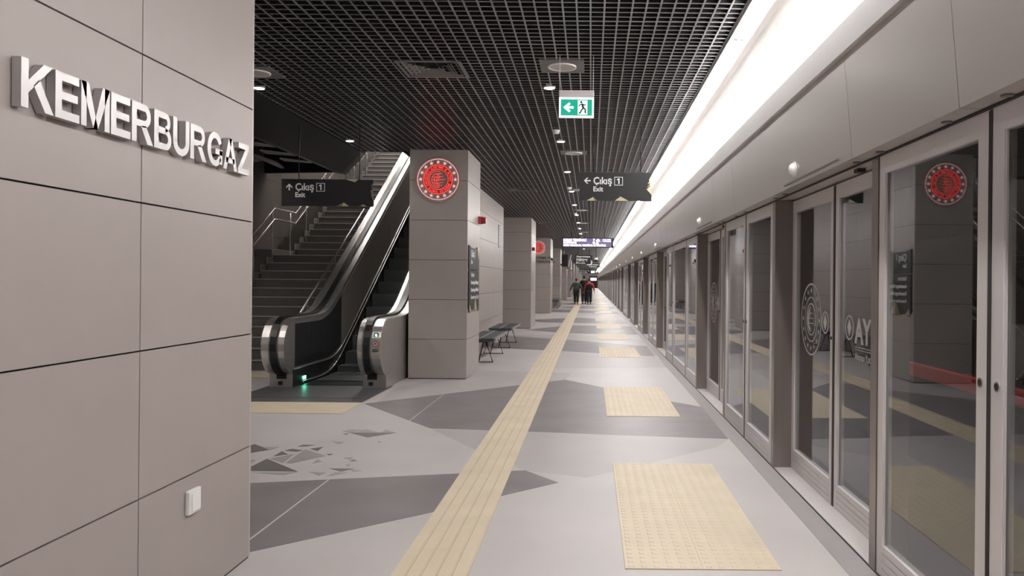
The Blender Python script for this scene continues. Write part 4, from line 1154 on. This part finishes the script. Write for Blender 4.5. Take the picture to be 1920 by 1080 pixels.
def person(x, y, h, label, top, vest=None, stride=.16, armout=.0, wide=1.0, flip=1, trousers='trouser'):
    k = h/1.78
    t = thing('person', label, 'person', (x, y, 0))
    def S_(p): return tuple(v*k for v in p[:3]) + ((p[3]*k,) if not isinstance(p[3], tuple) else (tuple(q*k for q in p[3]),))
    def ch(*ps): return [S_(p) for p in ps]
    st = stride*flip
    hipL, hipR = (-.088*wide, 0, .92), (.088*wide, 0, .92)
    kneeL, kneeR = (-.088*wide, st*.6+.03, .50), (.088*wide, -st*.4+.04, .50)
    ankL, ankR = (-.085*wide, st, .085), (.085*wide, -st, .085+.02)
    sh = .20*wide
    elL, elR = (-.265*wide-armout*.5, -st*.35, 1.15), (.265*wide+armout*.5, st*.35, 1.15)
    wrL, wrR = (-.285*wide-armout, -st*.3+.06, .91), (.285*wide+armout, st*.7+.08, .91)
    body = [ch((0, 0, .95, .13), (0, .0, 1.12, .12), (0, -.01, 1.30, .14), (0, -.01, 1.44, .09), (0, 0, 1.52, .052), (0, .01, 1.57, .058), (0, .015, 1.62, .078), (0, .01, 1.69, .085), (0, .0, 1.74, .06))]
    for sx, hip, kn, an in ((-1, hipL, kneeL, ankL), (1, hipR, kneeR, ankR)):
        body.append(ch((0, 0, .95, .13), (*hip, .085), (*kn, .055), (*an, .038), (an[0], an[1]+.10, an[2]-.05, .032), (an[0], an[1]+.16, an[2]-.055, .022)))
    for sx, el, wr in ((-1, elL, wrL), (1, elR, wrR)):
        hand = (wr[0]+sx*.005, wr[1]+.02, wr[2]-.08)
        body.append(ch((0, -.01, 1.44, .09), (sx*sh, -.01, 1.41, .055), (*el, .040), (*wr, .026), (*hand, .030)))
        for j, (dy, ln) in enumerate(((-.030, .055), (-.010, .075), (.010, .08), (.030, .07))):
            body.append(ch((*hand, .030), (hand[0], hand[1]+dy, hand[2]-.04, .010), (hand[0]-sx*.006, hand[1]+dy+.004, hand[2]-.04-ln*.5, .009), (hand[0]-sx*.018, hand[1]+dy+.008, hand[2]-.04-ln, .008)))
        body.append(ch((*hand, .030), (hand[0]-sx*.012, hand[1]+.042, hand[2]+.0, .010), (hand[0]-sx*.022, hand[1]+.055, hand[2]-.035, .009)))
    skin_obj('body', body, M['skin'], t, 1)
    # facial features and ears on the side turned away from the camera
    b = MB(); O = Vector((x, y, 0))
    for sx in (-1, 1): b.dome((x+sx*.078*k, y+.0, 1.655*k), .028*k, (sx, -.2, 0), 10, 4, depth=.5)
    b.dome((x, y+.088*k, 1.645*k), .017*k, (0, 1, -.2), 8, 4, depth=1.3)
    b.build('face_features', M['skin'], t)
    b = MB()
    for sx in (-1, 1): b.dome((x+sx*.031*k, y+.083*k, 1.675*k), .010*k, (0, 1, 0), 8, 3, depth=.5)
    b.box(x-.022*k, x+.022*k, y+.085*k, y+.092*k, 1.607*k, 1.613*k); b.build('eyes_and_mouth', M['hair'], t)
    hair = [ch((0, -.025, 1.60, .070), (0, -.03, 1.67, .088), (0, -.015, 1.73, .082), (0, .01, 1.76, .06))]
    skin_obj('hair', hair, M['hair'], t, 1)
    # trousers
    tr = []
    for hip, kn, an in ((hipL, kneeL, ankL), (hipR, kneeR, ankR)):
        tr.append(ch((0, 0, .96, (.165*wide, .12)), (*hip, .125*wide), (kn[0], kn[1]-.01, kn[2], .098), (an[0], an[1], an[2]+.03, .080)))
    skin_obj('trousers', tr, M[trousers], t, 1)
    for an in (ankL, ankR):
        skin_obj('shoe', [ch((an[0], an[1]-.04, .055, .050), (an[0], an[1]+.06, .05, .047), (an[0], an[1]+.17, .04, .036))], M['black'], t, 1)
    # jacket with sleeves
    jk = [ch((0, 0, .90, (.195*wide, .15)), (0, 0, 1.12, (.205*wide, .15)), (0, -.01, 1.32, (.205*wide, .15)), (0, -.01, 1.44, (.13, .11)), (0, -.01, 1.49, .07))]
    arms = []
    for sx, el, wr in ((-1, elL, wrL), (1, elR, wrR)):
        arms.append(ch((0, -.01, 1.44, (.11, .10)), (sx*sh, -.01, 1.405, .082), (*el, .064), (wr[0], wr[1], wr[2]+.03, .048)))
    if vest:
        skin_obj('sleeves', arms, M[vest], t, 1)
        skin_obj('jacket', jk, M[top], t, 1)
    else: skin_obj('jacket', jk + arms, M[top], t, 1)
    return t
person(-.92, 50.4, 1.66, 'person in a grey hooded jacket walking away, left of the three walkers', 'hoodie', stride=.15, armout=.10, wide=1.12)
person(-.44, 51.6, 1.84, 'tallest person in black walking away in the middle of the three', 'blackcloth', stride=.14, armout=.0, wide=1.05, flip=-1)
person(-.10, 50.2, 1.66, 'person in black with red sleeves walking away on the right', 'blackcloth', vest='redcloth', stride=.13, armout=.03, wide=1.08, flip=-1)
